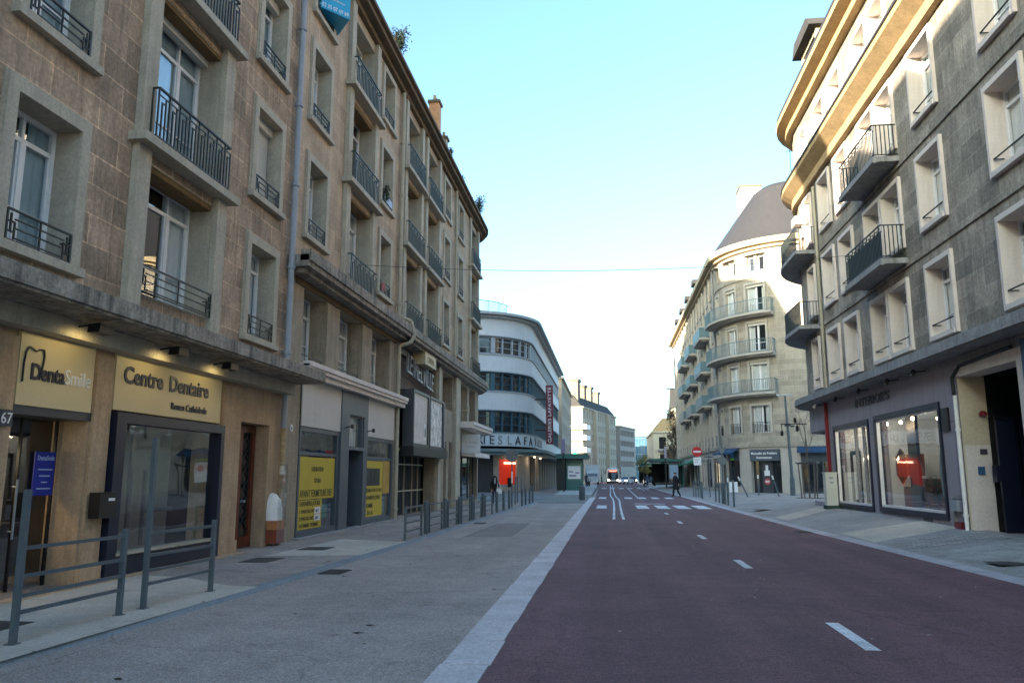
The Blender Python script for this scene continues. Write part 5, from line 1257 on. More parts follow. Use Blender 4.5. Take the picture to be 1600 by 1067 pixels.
# young tree in its guard
t = thing('street_tree', 'thin bare young tree inside the wooden guard in front of the insurance office', 'tree', (11.4, 47.6, .3), 0.)
rnd = random.Random(5); b = MB(); b.tube([(0,0,0),(.02,0,1.6),(-.03,.02,3.4)], .05, 7); b.build('trunk', mk('bark_grey', (.13,.11,.09), .9, .3, 8, .3), t)
b = MB()
def twig(p, d, l, r, n):
    q = p+d*l; b.cyl(p, q, r, r*.6, 5)
    if n > 0:
        for i in range(3):
            dd = (d+Vector((rnd.gauss(0,.38),rnd.gauss(0,.38),rnd.gauss(.12,.22)))).normalized(); twig(q if i else p+d*l*.6, dd, l*.72, r*.6, n-1)
twig(Vector((-.03,.02,3.3)), Vector((0,0,1)), .9, .03, 4); twig(Vector((0,0,2.5)), Vector((.35,.1,.93)).normalized(), .8, .02, 3); twig(Vector((0,0,2.8)), Vector((-.35,-.1,.93)).normalized(), .8, .02, 3)
b.build('branches', mk('bark_grey', (.13,.11,.09)), t)
t = thing('tree_guard', 'round topped timber guard of slanting stakes round the bare young tree', 'tree guard', (11.4, 47.6, .3))
b = MB()
for a in range(20, 380, 90): b.cyl((.5*math.cos(R(a)),.5*math.sin(R(a)),0), (.62*math.cos(R(a)),.62*math.sin(R(a)),2.0), .04, n=8)
b.build('stake', mk('stake_wood', (.17,.14,.11), .9), t)
b = MB(); P = [(.64*math.cos(R(a)), .64*math.sin(R(a)), 2.02) for a in range(0, 361, 30)]; b.tube(P, .05, 6); b.build('ring', M['anth'], t)
b = MB(); b.cyl((0,0,-.02),(0,0,.05),.75,n=20); b.build('planting_bed', mk('moss', (.05,.07,.03), .9, .3, 6, .3, 30), t)
# litter bin by the platform
t = thing('litter_bin', 'round grey litter bin at the near end of the bus platform', 'bin', (-1.8, 52.5, .036))
smooth(MB().lathe([(.17,0),(.2,.04),(.2,.78),(.17,.8)], n=18).build('body', M['steel'], t)); MB().lathe([(.205,.8),(.205,.84),(.12,.88)], n=18).build('lid', M['anth'], t)
# overhead wire
b = MB(); P0 = Vector((-7.68, 23.0, 8.1)); P1 = Vector((8.78, 28.5, 9.4)); pts = []
for i in range(31):
    f = i/30; p = P0.lerp(P1, f); p.z -= 1.05*4*f*(1-f)*.35; pts.append(p)
b.tube(pts, .009, 5); tag(b.build('overhead_wire', M['anth']), 'thin wire slung across the street between the two facades', 'wire')
# green kiosk and shelters
t = thing('kiosk', 'green street kiosk with a white notice panel and flat overhanging roof on the left platform', 'kiosk', (-3.4, 78, .2))
k = MB(); k.box(-.8,.85,0,2.6,.0,.9).box(-.8,-.7,0,2.6,.9,3.0).box(.75,.85,0,2.6,.9,3.0).box(-.7,.75,.05,2.6,2.6,3.0); k.build('body', M['green'], t)
MB().box(-.7,.75,.1,2.5,.9,2.6).build('pane', mk('kiosk_glass', (.06,.22,.20), .15), t)
MB().box(-.62,.62,-.06,-.01,1.1,2.35).build('notice_panel', M['white'], t); MB().box(-.5,.2,-.075,-.061,1.3,1.5).box(-.5,-.1,-.075,-.061,1.7,1.85).box(.1,.5,-.075,-.061,1.6,1.75).build('notice', mk('notice_grey', (.35,.3,.4), .6), t)
MB().prism([(-1.6,3.05),(1.3,3.05),(1.45,3.4),(-1.8,3.4)], -1., 5.0, 'y').build('roof', M['green'], t); MB().box(-1.7,1.4,-1.05,-.9,3.38,3.5).build('roof_edge', mk('green_light', (.03,.14,.115), .4), t)
MB().lathe([(.25,3.5),(.2,3.62),(.02,3.8)], (.1,0,0), 8).build('green_cross', emis('green_cross', (.05,.7,.25), 1.2), t)
MB().box(-1.7,-.85,-.2,2.4,0,3.05).build('side_booth', M['iron'], t)
def shelter(label, x, y, w, l, z, ad=True):
    t = thing('bus_shelter', label, 'bus shelter', (x, y, z), 0., 'green roofed bus shelters')
    MB().prism([(-w/2,3.0),(w/2,3.0),(w/2+.15,3.3),(-w/2-.7,3.38),(-w/2-.7,3.28)], 0, l, 'y').build('roof', M['green'], t)
    for i in range(4):
        MB().box(w/2-.15,w/2,.2+i*(l-.5)/3,.35+i*(l-.5)/3,0,3.0).build('post', M['green'], t)
    MB().box(w/2-.1,w/2-.06,.4,l-.4,.3,2.6).build('glass_wall', mk('kiosk_glass', (.06,.22,.20)), t)
    MB().box(-w/2+.1,w/2-.2,l-.4,l-.3,.2,2.9).build('back_panel', M['dark'], t)
    MB().box(-w/2+.2,w/2-.3,l*.3,l*.3+.4,.4,.5).build('bench', M['steel'], t)
    if ad: a = MB().box(-.1,1.1,-.1,.1,.4,2.9).build('advert_case', M['anth'], t); MB().box(.0,1.0,-.12,-.101,1.0,2.6).build('poster', mk('poster_blue_sky', (.25,.38,.55), .4), a)
    return t
shelter('green roofed bus shelter with an advert case, partly behind the walking man', 7.1, 96, 3.4, 9, .25)
shelter('farther green roofed bus shelter in the middle distance on the right', 6.9, 125, 4.2, 9, .2, False)
# trees in the distance
def leafy(name, label, loc, h, r, n, cols, size=.22, trunk=.12, squash=1., group=None):
    t = thing(name, label, 'tree', loc, 0., group); rnd = random.Random(int(abs(loc[0]*31+loc[1])))
    b = MB(); b.cyl((0,0,0),(0,0,h*.45),trunk,trunk*.7,7)
    for i in range(10):
        a = rnd.random()*6.28; b.cyl((0,0,h*(.3+.03*i)), (math.cos(a)*r*.8, math.sin(a)*r*.8, h*(.5+.45*rnd.random())), trunk*.4, .02, 5)
    b.build('trunk', mk('bark_dark', (.07,.06,.05), .9), t); cl = [MB() for _ in cols]; cen = []
    for i in range(14): a = rnd.random()*6.28; q = rnd.random()**.5*r*.7; cen.append((math.cos(a)*q, math.sin(a)*q, h*(.45+.5*rnd.random()), r*rnd.uniform(.25,.45)))
    for i in range(n):
        c = rnd.choice(cen); v = Vector((rnd.gauss(0,1),rnd.gauss(0,1),rnd.gauss(0,squash)))*c[3]*.55+Vector(c[:3]); u = Vector((rnd.gauss(0,1),rnd.gauss(0,1),rnd.gauss(0,1))).normalized()*size; w = u.orthogonal().normalized()*size*.5
        cl[rnd.randrange(len(cols))].poly([v-u, v+w, v+u, v-w])
    for q, m in zip(cl, cols): q.build('foliage', m, t)
    return t
lb = [mk('leaf_brown_a', (.20,.13,.075), .9, .3), mk('leaf_brown_b', (.055,.05,.03), .9, .3)]; ly = [mk('leaf_yellow', (.30,.24,.06), .9, .3), mk('leaf_olive', (.13,.14,.04), .9, .3)]
leafy('street_tree', 'brown leaved autumn tree beside the far end of the pale corner block', (10.4, 119, .2), 11.2, 1.9, 1500, lb, .17, .15)
leafy('street_tree', 'second brown autumn tree behind, against the low cream building', (10.6, 131, .2), 8.8, 1.9, 1300, lb, .18, .15)
leafy('street_tree', 'small yellow green tree in the middle of the far road', (5.2, 122, .0), 4.6, 1.1, 900, ly, .13, .07)
leafy('street_tree', 'dark evergreen tree before the blue glass block', (13., 200, .0), 11, 3.2, 1800, [M['leaf'], mk('leaf_mid', (.05,.08,.04), .9)], .3, .2)
for lab, loc, r, h, n in (('dark leafy shrub trailing over the roof edge above the third balcony bay', (-7.35,25.6,16.6), .5, 1.0, 1300), ('small shrub on the roof edge near the brick chimney', (-7.3,35.,16.6), .25, .5, 260), ('round shrub growing on the roof edge at the rounded corner', (-7.3,43.6,16.65), .55, 1.15, 800), ('smallest shrub on the roof edge, between chimney and corner', (-7.3,38.4,16.65), .2, .4, 200)):
    plant(lab, loc, r, h, n, 'shrubs on the left roof edge')
plant('small shrub standing behind the window guard of the tan block, second floor', (-7.62, 25.6, 11.05), .18, .55, 300, name='window_plant')
# ------------------------------------------------------------------ signs on the left
def lthing(name, label, cat, x, z, y=0.): return thing(name, label, cat, (XL-y, x, z), R(90))
t = lthing('shop_sign', 'cream dental sign with a tooth outline above the glass entrance', 'sign', 9.30, 2.52)
MB().box(.03, 1.55, -.04, .3, 0, .97).build('board', M['cream'], t)
b = MB(); text_mb(b, 'Denta', .30, .24, -.045, .36, .012, bold=.008, width=.66)
th = [(.10,.30),(.10,.55),(.12,.70),(.17,.78),(.24,.76),(.30,.73),(.38,.77),(.45,.77),(.47,.68),(.45,.55),(.42,.42),(.40,.36)]
for p, q in zip(th[:-1], th[1:]): b.bar((p[0],-.055,p[1]), (q[0],-.055,q[1]), .02, .016)
b.build('letters', M['navy'], t); b = MB(); text_mb(b, 'Smile', .30, .91, -.045, .36, .012, width=.55); b.build('pale_letters', M['white'], t)
t = lthing('shop_sign', 'wide cream sign with dark blue words above the navy framed window', 'sign', 11.37, 2.62)
MB().box(0, 3.42, -.04, .0, 0, .88).build('board', M['cream'], t)
for s_, z_, x_, y_, bo_, w_ in (('Centre', .38, .2, .45, .009, 1.12), ('Dentaire', .38, 1.52, .45, .009, 1.36), ('Rouen Cathédrale', .17, 1.62, .14, .002, 1.24)):
    b = MB(); text_mb(b, s_, z_, x_, -.045, y_, .012, bold=bo_, width=w_); b.build('letters', M['navy'], t)
t = lthing('house_number', 'small dark plate reading 67 beside the dental entrance', 'house number', 9.12, 2.22); MB().box(-.11,.11,-.115,-.095,0,.21).build('plate', M['anth'], t); b = MB(); text_mb(b, '67', .2, -.09, -.117, .035, .003, width=.18); b.build('digits', M['white'], t)
t = lthing('letterbox', 'black wall letterbox between the dental entrance and the navy window', 'letterbox', 11.12, .98); MB().prism([(-.2,0),(.2,0),(.2,.36),(-.2,.36)], -.27, -.1, 'y').build('body', M['black'], t); MB().box(.0,.14,-.28,-.27,.25,.29).build('slot_plate', M['white'], t); MB().box(-.21,.21,-.28,-.1,.36,.375).build('lid', M['black'], t)
t = lthing('poster', 'blue notice on the glass beside the dental door', 'poster', 10.36, 1.32); MB().box(0,.42,.40,.41,0,.62).build('sheet', mk('poster_blue', (.02,.035,.30), .5), t); b = MB(); text_mb(b, 'DentaSmile', .1, .05, .396, .5, .002, width=.34)
for i, w in enumerate((.3,.22,.12,.28)): b.box(.22-w/2,.22+w/2,.392,.396,.36-i*.09,.375-i*.09)
b.build('lettering', mk('poster_text', (.45,.55,.8), .5), t)
t = lthing('pedestal', 'grey round topped reception pedestal behind the glass entrance', 'pedestal', 10.25, .05); MB().cyl((0,.8,0),(0,.8,.85),.2,n=16).build('stand', M['anth'], t); MB().cyl((0,.8,.85),(0,.8,.9),.32,n=16).build('top', M['black'], t)
t = lthing('pendant_lamp', 'dome pendant lamp glowing in the dental reception', 'lamp', 9.75, 2.0); smooth(MB().lathe([(.03,.3),(.1,.26),(.22,.12),(.27,.0)], (0,.95,0), 16).build('shade', mk('shade_dim', (.2,.19,.15), .6), t)); MB().cyl((0,.95,.3),(0,.95,1.4),.01,n=5).build('cord', M['black'], t); MB().cyl((0,.95,.0),(0,.95,.02),.25,n=16).build('bulb', emis('lamp_warm', (1.,.75,.4), 6.), t)
# arm spotlights below the canopy, lit
def arm_lamp(label, x):
    t = lthing('arm_spotlight', label, 'spotlight', x, 3.62); t['group'] = 'spotlights over the dental signs'
    MB().box(-.05,.05,-.06,0,-.06,.08).build('wall_plate', M['black'], t); MB().bar((0,-.05,.02),(0.05,-.62,.1),.025,.025).build('arm', M['black'], t)
    MB().prism([(-.16,-.06),(.16,-.06),(.14,.06),(-.14,.06)], -.74, -.56, 'y').build('lamp_head', M['black'], t)
    l = bpy.data.lights.new('spot_bulb', 'SPOT'); l.energy = 4.5; l.color = (1.,.78,.34); l.spot_size = R(150); l.spot_blend = .8; l.shadow_soft_size = .04
    o = bpy.data.objects.new('bulb', l); COL.objects.link(o); o.parent = t; o.location = (0.,-.62,-.05); o.rotation_euler = (R(-52)+math.pi*0, 0, 0); o.rotation_euler = (R(62), 0, 0)
    return t
arm_lamp('nearest black arm spotlight, over the tooth sign', 10.05); arm_lamp('middle black arm spotlight, over the start of the wide cream sign', 12.1); arm_lamp('farthest black arm spotlight, over the end of the wide cream sign', 13.9)
arm_lamp('black arm spotlight hanging nearest the edge of the picture', 9.0) if 0 else None
t = lthing('display_case', 'guessed display case with a white dome and red brown base by the wooden door', 'display case', 17.25, .1); b = MB(); b.sheet(.02,.5,-.27,0,1.75); b.build('pane', M['glassS'], t)  # guessed form for an unclear white and red shape on the pier
smooth(MB().lathe([(.24,.5),(.24,.75),(.2,.95),(.1,1.08),(.0,1.12)], (.26,-.02,0), 16).build('white_dome', M['white'], t)); MB().box(.03,.49,-.25,-.02,.0,.30).build('red_base', mk('base_red_brown', (.22,.05,.025), .6), t); MB().box(.03,.49,-.25,-.02,.302,.5).build('orange_band', mk('band_orange', (.5,.2,.08), .6), t); MB().box(.2,.26,-.30,-.28,.75,1.0) 
t = lthing('house_number', 'small oval white plate on the pier before the yellow posters', 'house number', 18.45, 2.75); MB().cyl((0,-.02,0),(0,0,0),.09,n=18).build('plate', M['white'], t); b = MB(); text_mb(b, '65', .1, -.05, -.022, -.04, .002); b.build('digits', M['black'], t)
def poster(label, x, z, w, h, mat, lines, dy=.022, name='sale_poster'):
    t = lthing(name, label, 'poster', x, z); t['group'] = 'yellow sale posters'
    MB().box(0, w, dy, dy+.01, 0, h).build('sheet', mat, t)
    for s, sz, lx_, lz, wd in lines or []:
        b = MB(); text_mb(b, s, sz, lx_, dy-.004, lz, .002, bold=.002, width=wd); b.build('lettering', mk('poster_ink', (.06,.05,.03), .7), t)
    return t
poster('upper yellow sheet of the left shop window announcing the liquidation', 19.12, 1.0, 2.6, 1.08, M['yellow'], [('LIQUIDATION', .16, .85, .72, .85), ('TOTALE', .16, 1.05, .42, .5), ('AVANT FERMETURE DEF', .26, .12, .06, 2.3)])
poster('lower yellow sheet of the left shop window with trouser prices', 19.16, .26, 1.65, .72, M['yellow'], [('DERNIERS JOURS', .16, .1, .58, 1.4), ('1 PANTALON', .13, .1, .40, .95), ('2 PANTALONS', .13, .1, .22, .95), ('HOMME FEMME', .14, .12, .04, 1.3)])
t = lthing('price_label', 'white price stickers on the lower yellow poster', 'poster', 20.28, .44); MB().box(0,.42,.010,.014,.18,.34).build('sticker', M['white'], t); MB().box(0,.42,.010,.014,0,.16).build('sticker', M['white'], t); b = MB(); text_mb(b, '40 €', .13, .05, .006, .21, .002); text_mb(b, '60 €', .13, .05, .006, .03, .002); b.build('lettering', M['navy'], t)
poster('yellow sheets and photographs in the right shop window', 24.6, .3, 1.95, 1.78, M['yellow'], [('LIQUIDATION TOTALE', .16, .05, .78, 1.8), ('DERNIERS JOURS', .18, .05, .54, 1.6), ('HOMME', .2, .08, .28, .8), ('- 50 %', .18, .08, .06, .8)])
t = lthing('photo_poster', 'dark photographs on the yellow sheet in the right window', 'poster', 24.68, 1.28)
for x0, x1 in ((0,.5),(.54,.86),(.9,1.5)): MB().box(x0,x1,.008,.014,0,.56).build('photo', M['iron'], t)
t = lthing('sale_poster', 'plain yellow strip down the right edge of the right shop window', 'poster', 26.6, 1.0); MB().box(0,.8,.024,.03,0,1.1).build('sheet', mk('yellow_orange', (.45,.28,.06), .7), t)
t = lthing('garment_rail', 'green garments behind the left shop window', 'clothes', 20.95, .3); MB().box(0,.75,.2,.3,.15,.7).box(-.1,.0,.2,.3,.0,.6).build('clothes', mk('green_cloth', (.05,.22,.17), .8, .3, 4), t)
t = lthing('garment_rail', 'green garments behind the right shop window', 'clothes', 26.65, .3); MB().box(0,.7,.2,.3,.05,.7).build('clothes', mk('green_cloth', (.05,.22,.17)), t)
# cinema cases and letters
t = lthing('poster_case', 'dark framed cinema display case with faded white poster, nearer of three', 'display case', 28.95, 2.7); t['group'] = 'cinema display cases'
def case(t, w, h, d0, pm):
    b = MB(); b.box(0,w,-d0,.0,0,.12).box(0,w,-d0,.0,h-.1,h).box(0,.14,-d0,.0,.12,h-.1).box(w-.14,w,-d0,.0,.12,h-.1); b.build('frame', M['anth'], t)
    MB().box(.14,w-.14,-d0+.06,-d0+.08,.12,h-.1).build('panel', pm, t); pass
pm = mk('faded_poster', (.62,.57,.52), .6, .12, 1.5, .15, 12, 0, None, .2); case(t, 2.65, 2.15, .42, pm)
MB().box(1.95,2.3,-.37,-.365,.3,.95).build('notice', M['white'], t); MB().prism([(2.05,.42),(2.2,.42),(2.22,.7),(2.14,.86),(2.05,.7)], -.376, -.371, 'y').build('figure', M['black'], t)
t = lthing('poster_case', 'dark framed cinema display case with peeling white poster, middle of three', 'display case', 31.75, 2.7); t['group'] = 'cinema display cases'; case(t, 2.7, 2.15, .42, mk('peeling_poster', (.62,.6,.57), .7, .4, 3, .3, 12))
t = lthing('poster_case', 'end cinema display case turned towards the street with a shining face', 'display case', 34.5, 2.7); t['group'] = 'cinema display cases'; MB().prism([(0,0),(0,-.42),(.9,-.25),(.9,0)], 0, 2.15, 'z').build('frame', M['anth'], t); MB().prism([(.03,-.43),(.87,-.27),(.87,-.29),(.03,-.45)], .12, 2.05, 'z').build('panel', mk('shiny_white', (.6,.62,.65), .15), t)
MB().box(28.9,35.2,-.46,.28,2.35,2.7).build('case_base', M['black'], C)
t = lthing('cinema_sign', 'slanting grey metal cinema letters on the slatted screen', 'sign', 29.2, 4.95); b = MB(); text_mb(b, 'LE MELVILLE', 1.0, 0, .0, .22, .04, shear=.12, bold=-.005, width=4.6)
for i in range(len(b.v)): x, y, z = b.v[i]; b.v[i] = (x, y-.03, z*1.1+(.35-x*.07))
b.build('letters', mk('letter_metal', (.22,.23,.25), .35, .1, 3, .1), t)
t = lthing('lightbox_sign', 'small cream box sign reading cinema above the metal letters', 'sign', 30.7, 6.05); MB().box(0,2.0,-.42,.1,0,.5).build('box', mk('box_cream', (.52,.43,.26), .5), t); b = MB(); text_mb(b, 'CINEMA', .34, .35, -.425, .12, .006, width=1.2); b.build('letters', mk('letter_brown', (.25,.18,.08), .6), t)
t = thing('projecting_sign', 'white square projecting shop sign with faint grey writing under the small cornice', 'sign', (-7.68, 40.9, 2.75), 0.); MB().box(0,.98,0,.16,0,1.0).build('box', mk('sign_white', (.60,.62,.64), .5), t); b = MB(); text_mb(b, 'Crème', .22, .16, -.004, .52, .003, shear=.3, width=.62); b.box(.2,.75,-.006,-.001,.34,.36); b.build('letters', mk('letter_pale', (.30,.31,.32)), t)
t = lthing('awning_box', 'closed pale awning box over the last shop window of the left row', 'awning', 41., 2.62); MB().prism([(0,0),(-.75,-.04),(-.75,.2),(0,.34)], 0, 5., 'x').build('cover', M['trimR'], t)
# to let board high up
t = thing('to_let_board', 'bright blue three sided to let board fixed under the top floor window', 'sign', (XL+.02, 19.72, 14.36), 0.)
bl = mk('sign_blue', (.02,.36,.62), .4, .04, 1)
MB().prism([(0,-.75),(.62,-.0),(0,.75)], 0, 1.15, 'z').build('board', bl, t)
fm = Matrix(((.637,.0,-.77,0),)).to_3x3() if 0 else None
e1 = Vector((.62,.75,0)).normalized()
def on_face(org, e, txts, name, mat, prims=None):
    b = MB(); n = Vector((e.y, -e.x, 0))
    for s, sz, x, z, w in txts:
        k = text_mb(MB(), s, sz, 0, 0, 0, .004, width=w); off = len(b.v)
        for p in k.v: q = org+e*(x+p[0])+Vector((0,0,z+p[2]))+n*(-p[1]+.004); b.v.append(tuple(q))
        for f in k.f: b.f.append([off+i for i in f]); b.uv.append(None); b.mi.append(0)
    b.build(name, mat, t)
on_face(Vector((0,-.75,0)), e1, [('02 35 07 69 69', .17, .08, .06, .84)], 'digits', M['white']); on_face(Vector((0,-.75,0)), e1, [('Commerces Bureaux', .09, .1, .36, .7)], 'small_letters', M['white'])
e2 = Vector((-.62,.75,0)).normalized()
k = text_mb(MB(), 'A LOUER', .3, 0, 0, 0, .004, width=1.0); b = MB(); n2 = Vector((e2.y,-e2.x,0))
for p in k.v: q = Vector((.62,0,0))+e2*(.42-p[2]*.9)+Vector((0,0,.08+p[0]))+n2*(-p[1]+.004); b.v.append(tuple(q))
b.f = k.f; b.uv = k.uv; b.mi = k.mi; b.build('letters', M['white'], t)
b = MB()
n1 = Vector((e1.y,-e1.x,0))
def f1(x, z, o=.006): return tuple(Vector((0,-.75,0))+e1*x+Vector((0,0,z))+n1*o)
b.poly([f1(.3,.62),(f1(.5,.55)),(f1(.7,.62)),(f1(.78,.9)),(f1(.22,.9))]); b.build('dark_shape', M['black'], t)
b = MB(); b.poly([f1(.1,.85,.008),f1(.42,.68,.008),f1(.38,.62,.008)]); b.poly([f1(.9,.85,.008),f1(.58,.68,.008),f1(.62,.62,.008)]); b.build('white_shape', M['white'], t)
# blue and white cloth on one guard, red one on another
t = lthing('banner', 'white and blue cloth sign tied to a window guard high on the tan block', 'banner', 25.95, 11.05); MB().box(-.45,.5,-.09,-.085,.05,.3).build('cloth', mk('cloth_blue_white', (.45,.55,.7), .7, .3, 6), t)
t = lthing('banner', 'red and white cloth sign tied to the window guard above the dark ledge', 'banner', 25.95, 7.83); MB().box(-.5,-.1,-.09,-.085,.05,.34).build('cloth', mk('cloth_red', (.30,.03,.03), .7), t)
# ------------------------------------------------------------------ right signs
t = thing('shop_sign', 'black serif style letters on the grey boarded fascia of the corner shop', 'sign', (XR-.02, 29.3, 3.98), R(-90)); b = MB(); text_mb(b, "INTERIOR'S", .4, 0, -.012, 0, .012, bold=.004, width=3.45)
for k_ in range(0): pass
b.build('letters', M['black'], t)
t = thing('hexagon_panel', 'hexagonal wooden panel hanging in the big shop window', 'decoration', (XR+.35, 26.3, 1.9), R(-90)); MB().prism([(-.45,-.28),(0,-.55),(.45,-.28),(.45,.28),(0,.55),(-.45,.28)], -.02, .02, 'y').build('board', mk('wood_planks', (.17,.09,.05), .6, .3, 4, .3), t)
t = thing('ring_ornament', 'tall ornament of concentric pale wire rings in the big shop window', 'decoration', (XR+.4, 23.1, .65), R(-90)); b = MB()
for r_ in (.25,.34,.43,.52,.60,.68):
    P = [(r_*.62*math.cos(a/24*2*math.pi), 0, 1.0+(r_-.68)*.4+r_*1.35*math.sin(a/24*2*math.pi)) for a in range(25)]; b.tube(P, .014, 5)
b.build('rings', M['curtainB'], t)
plant('spiky potted plant at the bottom of the big shop window', (XR+.45, 23.9, .75), .35, .75, 400, name='potted_plant')
t = thing('potted_planter', 'wooden planter under the spiky plant in the big shop window', 'planter', (XR+.45, 23.9, .5)); MB().lathe([(.16,0),(.24,.3)], n=14).build('pot', mk('wood_planks', (.17,.09,.05)), t)
for i, x in enumerate((-33.6, -30.6, -27.8, -25., -22.9)):
    t = thing('canopy_spotlight', ['spotlight under the right canopy nearest the red pole', 'spotlight under the right canopy above the start of the shop name', 'spotlight under the right canopy just after the shop name', 'spotlight under the right canopy over the big window', 'spotlight under the right canopy nearest the gateway'][i], 'spotlight', (XR, -x, 4.5), R(-90), 'spotlights under the right canopy')
    MB().bar((0,0,-.02),(0,-.3,-.06),.03,.03).build('arm', M['black'], t); MB().cyl((0,-.3,.0),(0,-.38,-.16),.05,.07,10).build('lamp_head', M['black' if i else 'white'], t)
t = thing('hanging_bracket', 'black bracket with hanging lanterns on the shop corner', 'bracket', (XR-.1, 36.9, 3.7)); MB().bar((.2,0,.2),(-.95,0,.2),.04,.04).bar((-.9,0,.2),(-.9,0,-.1),.03,.03).lathe([(.03,-.1),(.075,-.16),(.07,-.3),(.02,-.34)], (-.9,0,0), 8).lathe([(.03,.24),(.075,.3),(.07,.46),(.02,.5)], (-.3,0,0), 8).lathe([(.03,.16),(.075,.08),(.07,-.1),(.02,-.14)], (-.22,0,0), 8).build('lanterns', M['black'], t)
# insurance signs (local to the curved front)
def path_sign(name, label, cat, s, z): p = pI.at(s, -.0, z); return thing(name, label, cat, (XI+p[1], -p[0], z), R(-90)+pI.ang(s))
t = path_sign('shop_sign', 'dark blue insurance fascia with two lines of white words over the door', 'sign', (gs[2][0]+gs[2][1])/2, 2.72); MB().box(-1.2,1.2,-.12,.1,0,.88).build('board', M['bluegrey'], t)
for s_, z_, w_ in (('Mutuelle de Poitiers', .5, 2.15), ('Assurances', .18, 1.3)):
    b = MB(); text_mb(b, s_, .25, 0, -.125, z_, .01, 'CENTER', bold=.004, width=w_); b.build('letters', M['white'], t)
for s, l in ((ang_s(-1), 'small green and blue picture sign in the left insurance window'), (ang_s(20), 'small green and blue picture sign in the second insurance window'), (A0+AL+1.9, 'small green and blue picture sign at the right end of the insurance front')):
    t = path_sign('picture_sign', l, 'sign', s, 2.82); t['group'] = 'green and blue insurance signs'; MB().box(-.28,.28,-.0,.03,.15,.62).build('blue_field', mk('sky_blue', (.05,.22,.5), .4), t); MB().prism([(-.28,.0),(.28,.0),(.28,.2),(0,.15),(-.28,.24)], -.01, .025, 'y').build('green_field', mk('grass_green', (.2,.5,.08), .4), t)
sd = gs[2][0]+1.3
t = path_sign('door_sticker', 'white figure shaped sticker and round red notice on the insurance door', 'sticker', sd, 1.0); MB().box(-.22,.22,.15,.17,.6,1.0).box(-.1,.1,.15,.17,1.0,1.4).build('white_figure', M['white'], t); MB().cyl((.0,.17,.15),(0,.15,.15),.24,n=24).build('red_disc', M['sticker'] if 'sticker' in M else mk('disc_pink_red', (.55,.10,.12), .5), t); MB().box(-.16,.16,.14,.149,.1,.22).build('white_bar', M['white'], t)
t = path_sign('advert_board', 'white board with a large red disc in the right insurance window', 'sign', A0+AL+1.5, .9); MB().box(-.5,.5,-.02,.02,.2,1.8).build('board', M['white'], t); MB().cyl((.05,-.02,1.35),(.05,-.04,1.35),.36,n=28).build('red_disc', mk('disc_pink_red', (.55,.10,.12), .5), t)
t = thing('white_board', 'white board leaning in the first insurance window', 'sign', (9.1, 60.5, .4)); MB().box(-.3,.3,-.03,.03,0,.75).build('board', M['white'], t)
t = thing('shop_canopy', 'green shop canopy halfway along the pale corner block', 'awning', (XI, 92, 3.1), R(-90)); MB().prism([(0,0),(-1.3,-.35),(-1.3,-.2),(0,.35)], -6, 6, 'x').build('cover', mk('awning_green', (.02,.13,.08), .7), t)
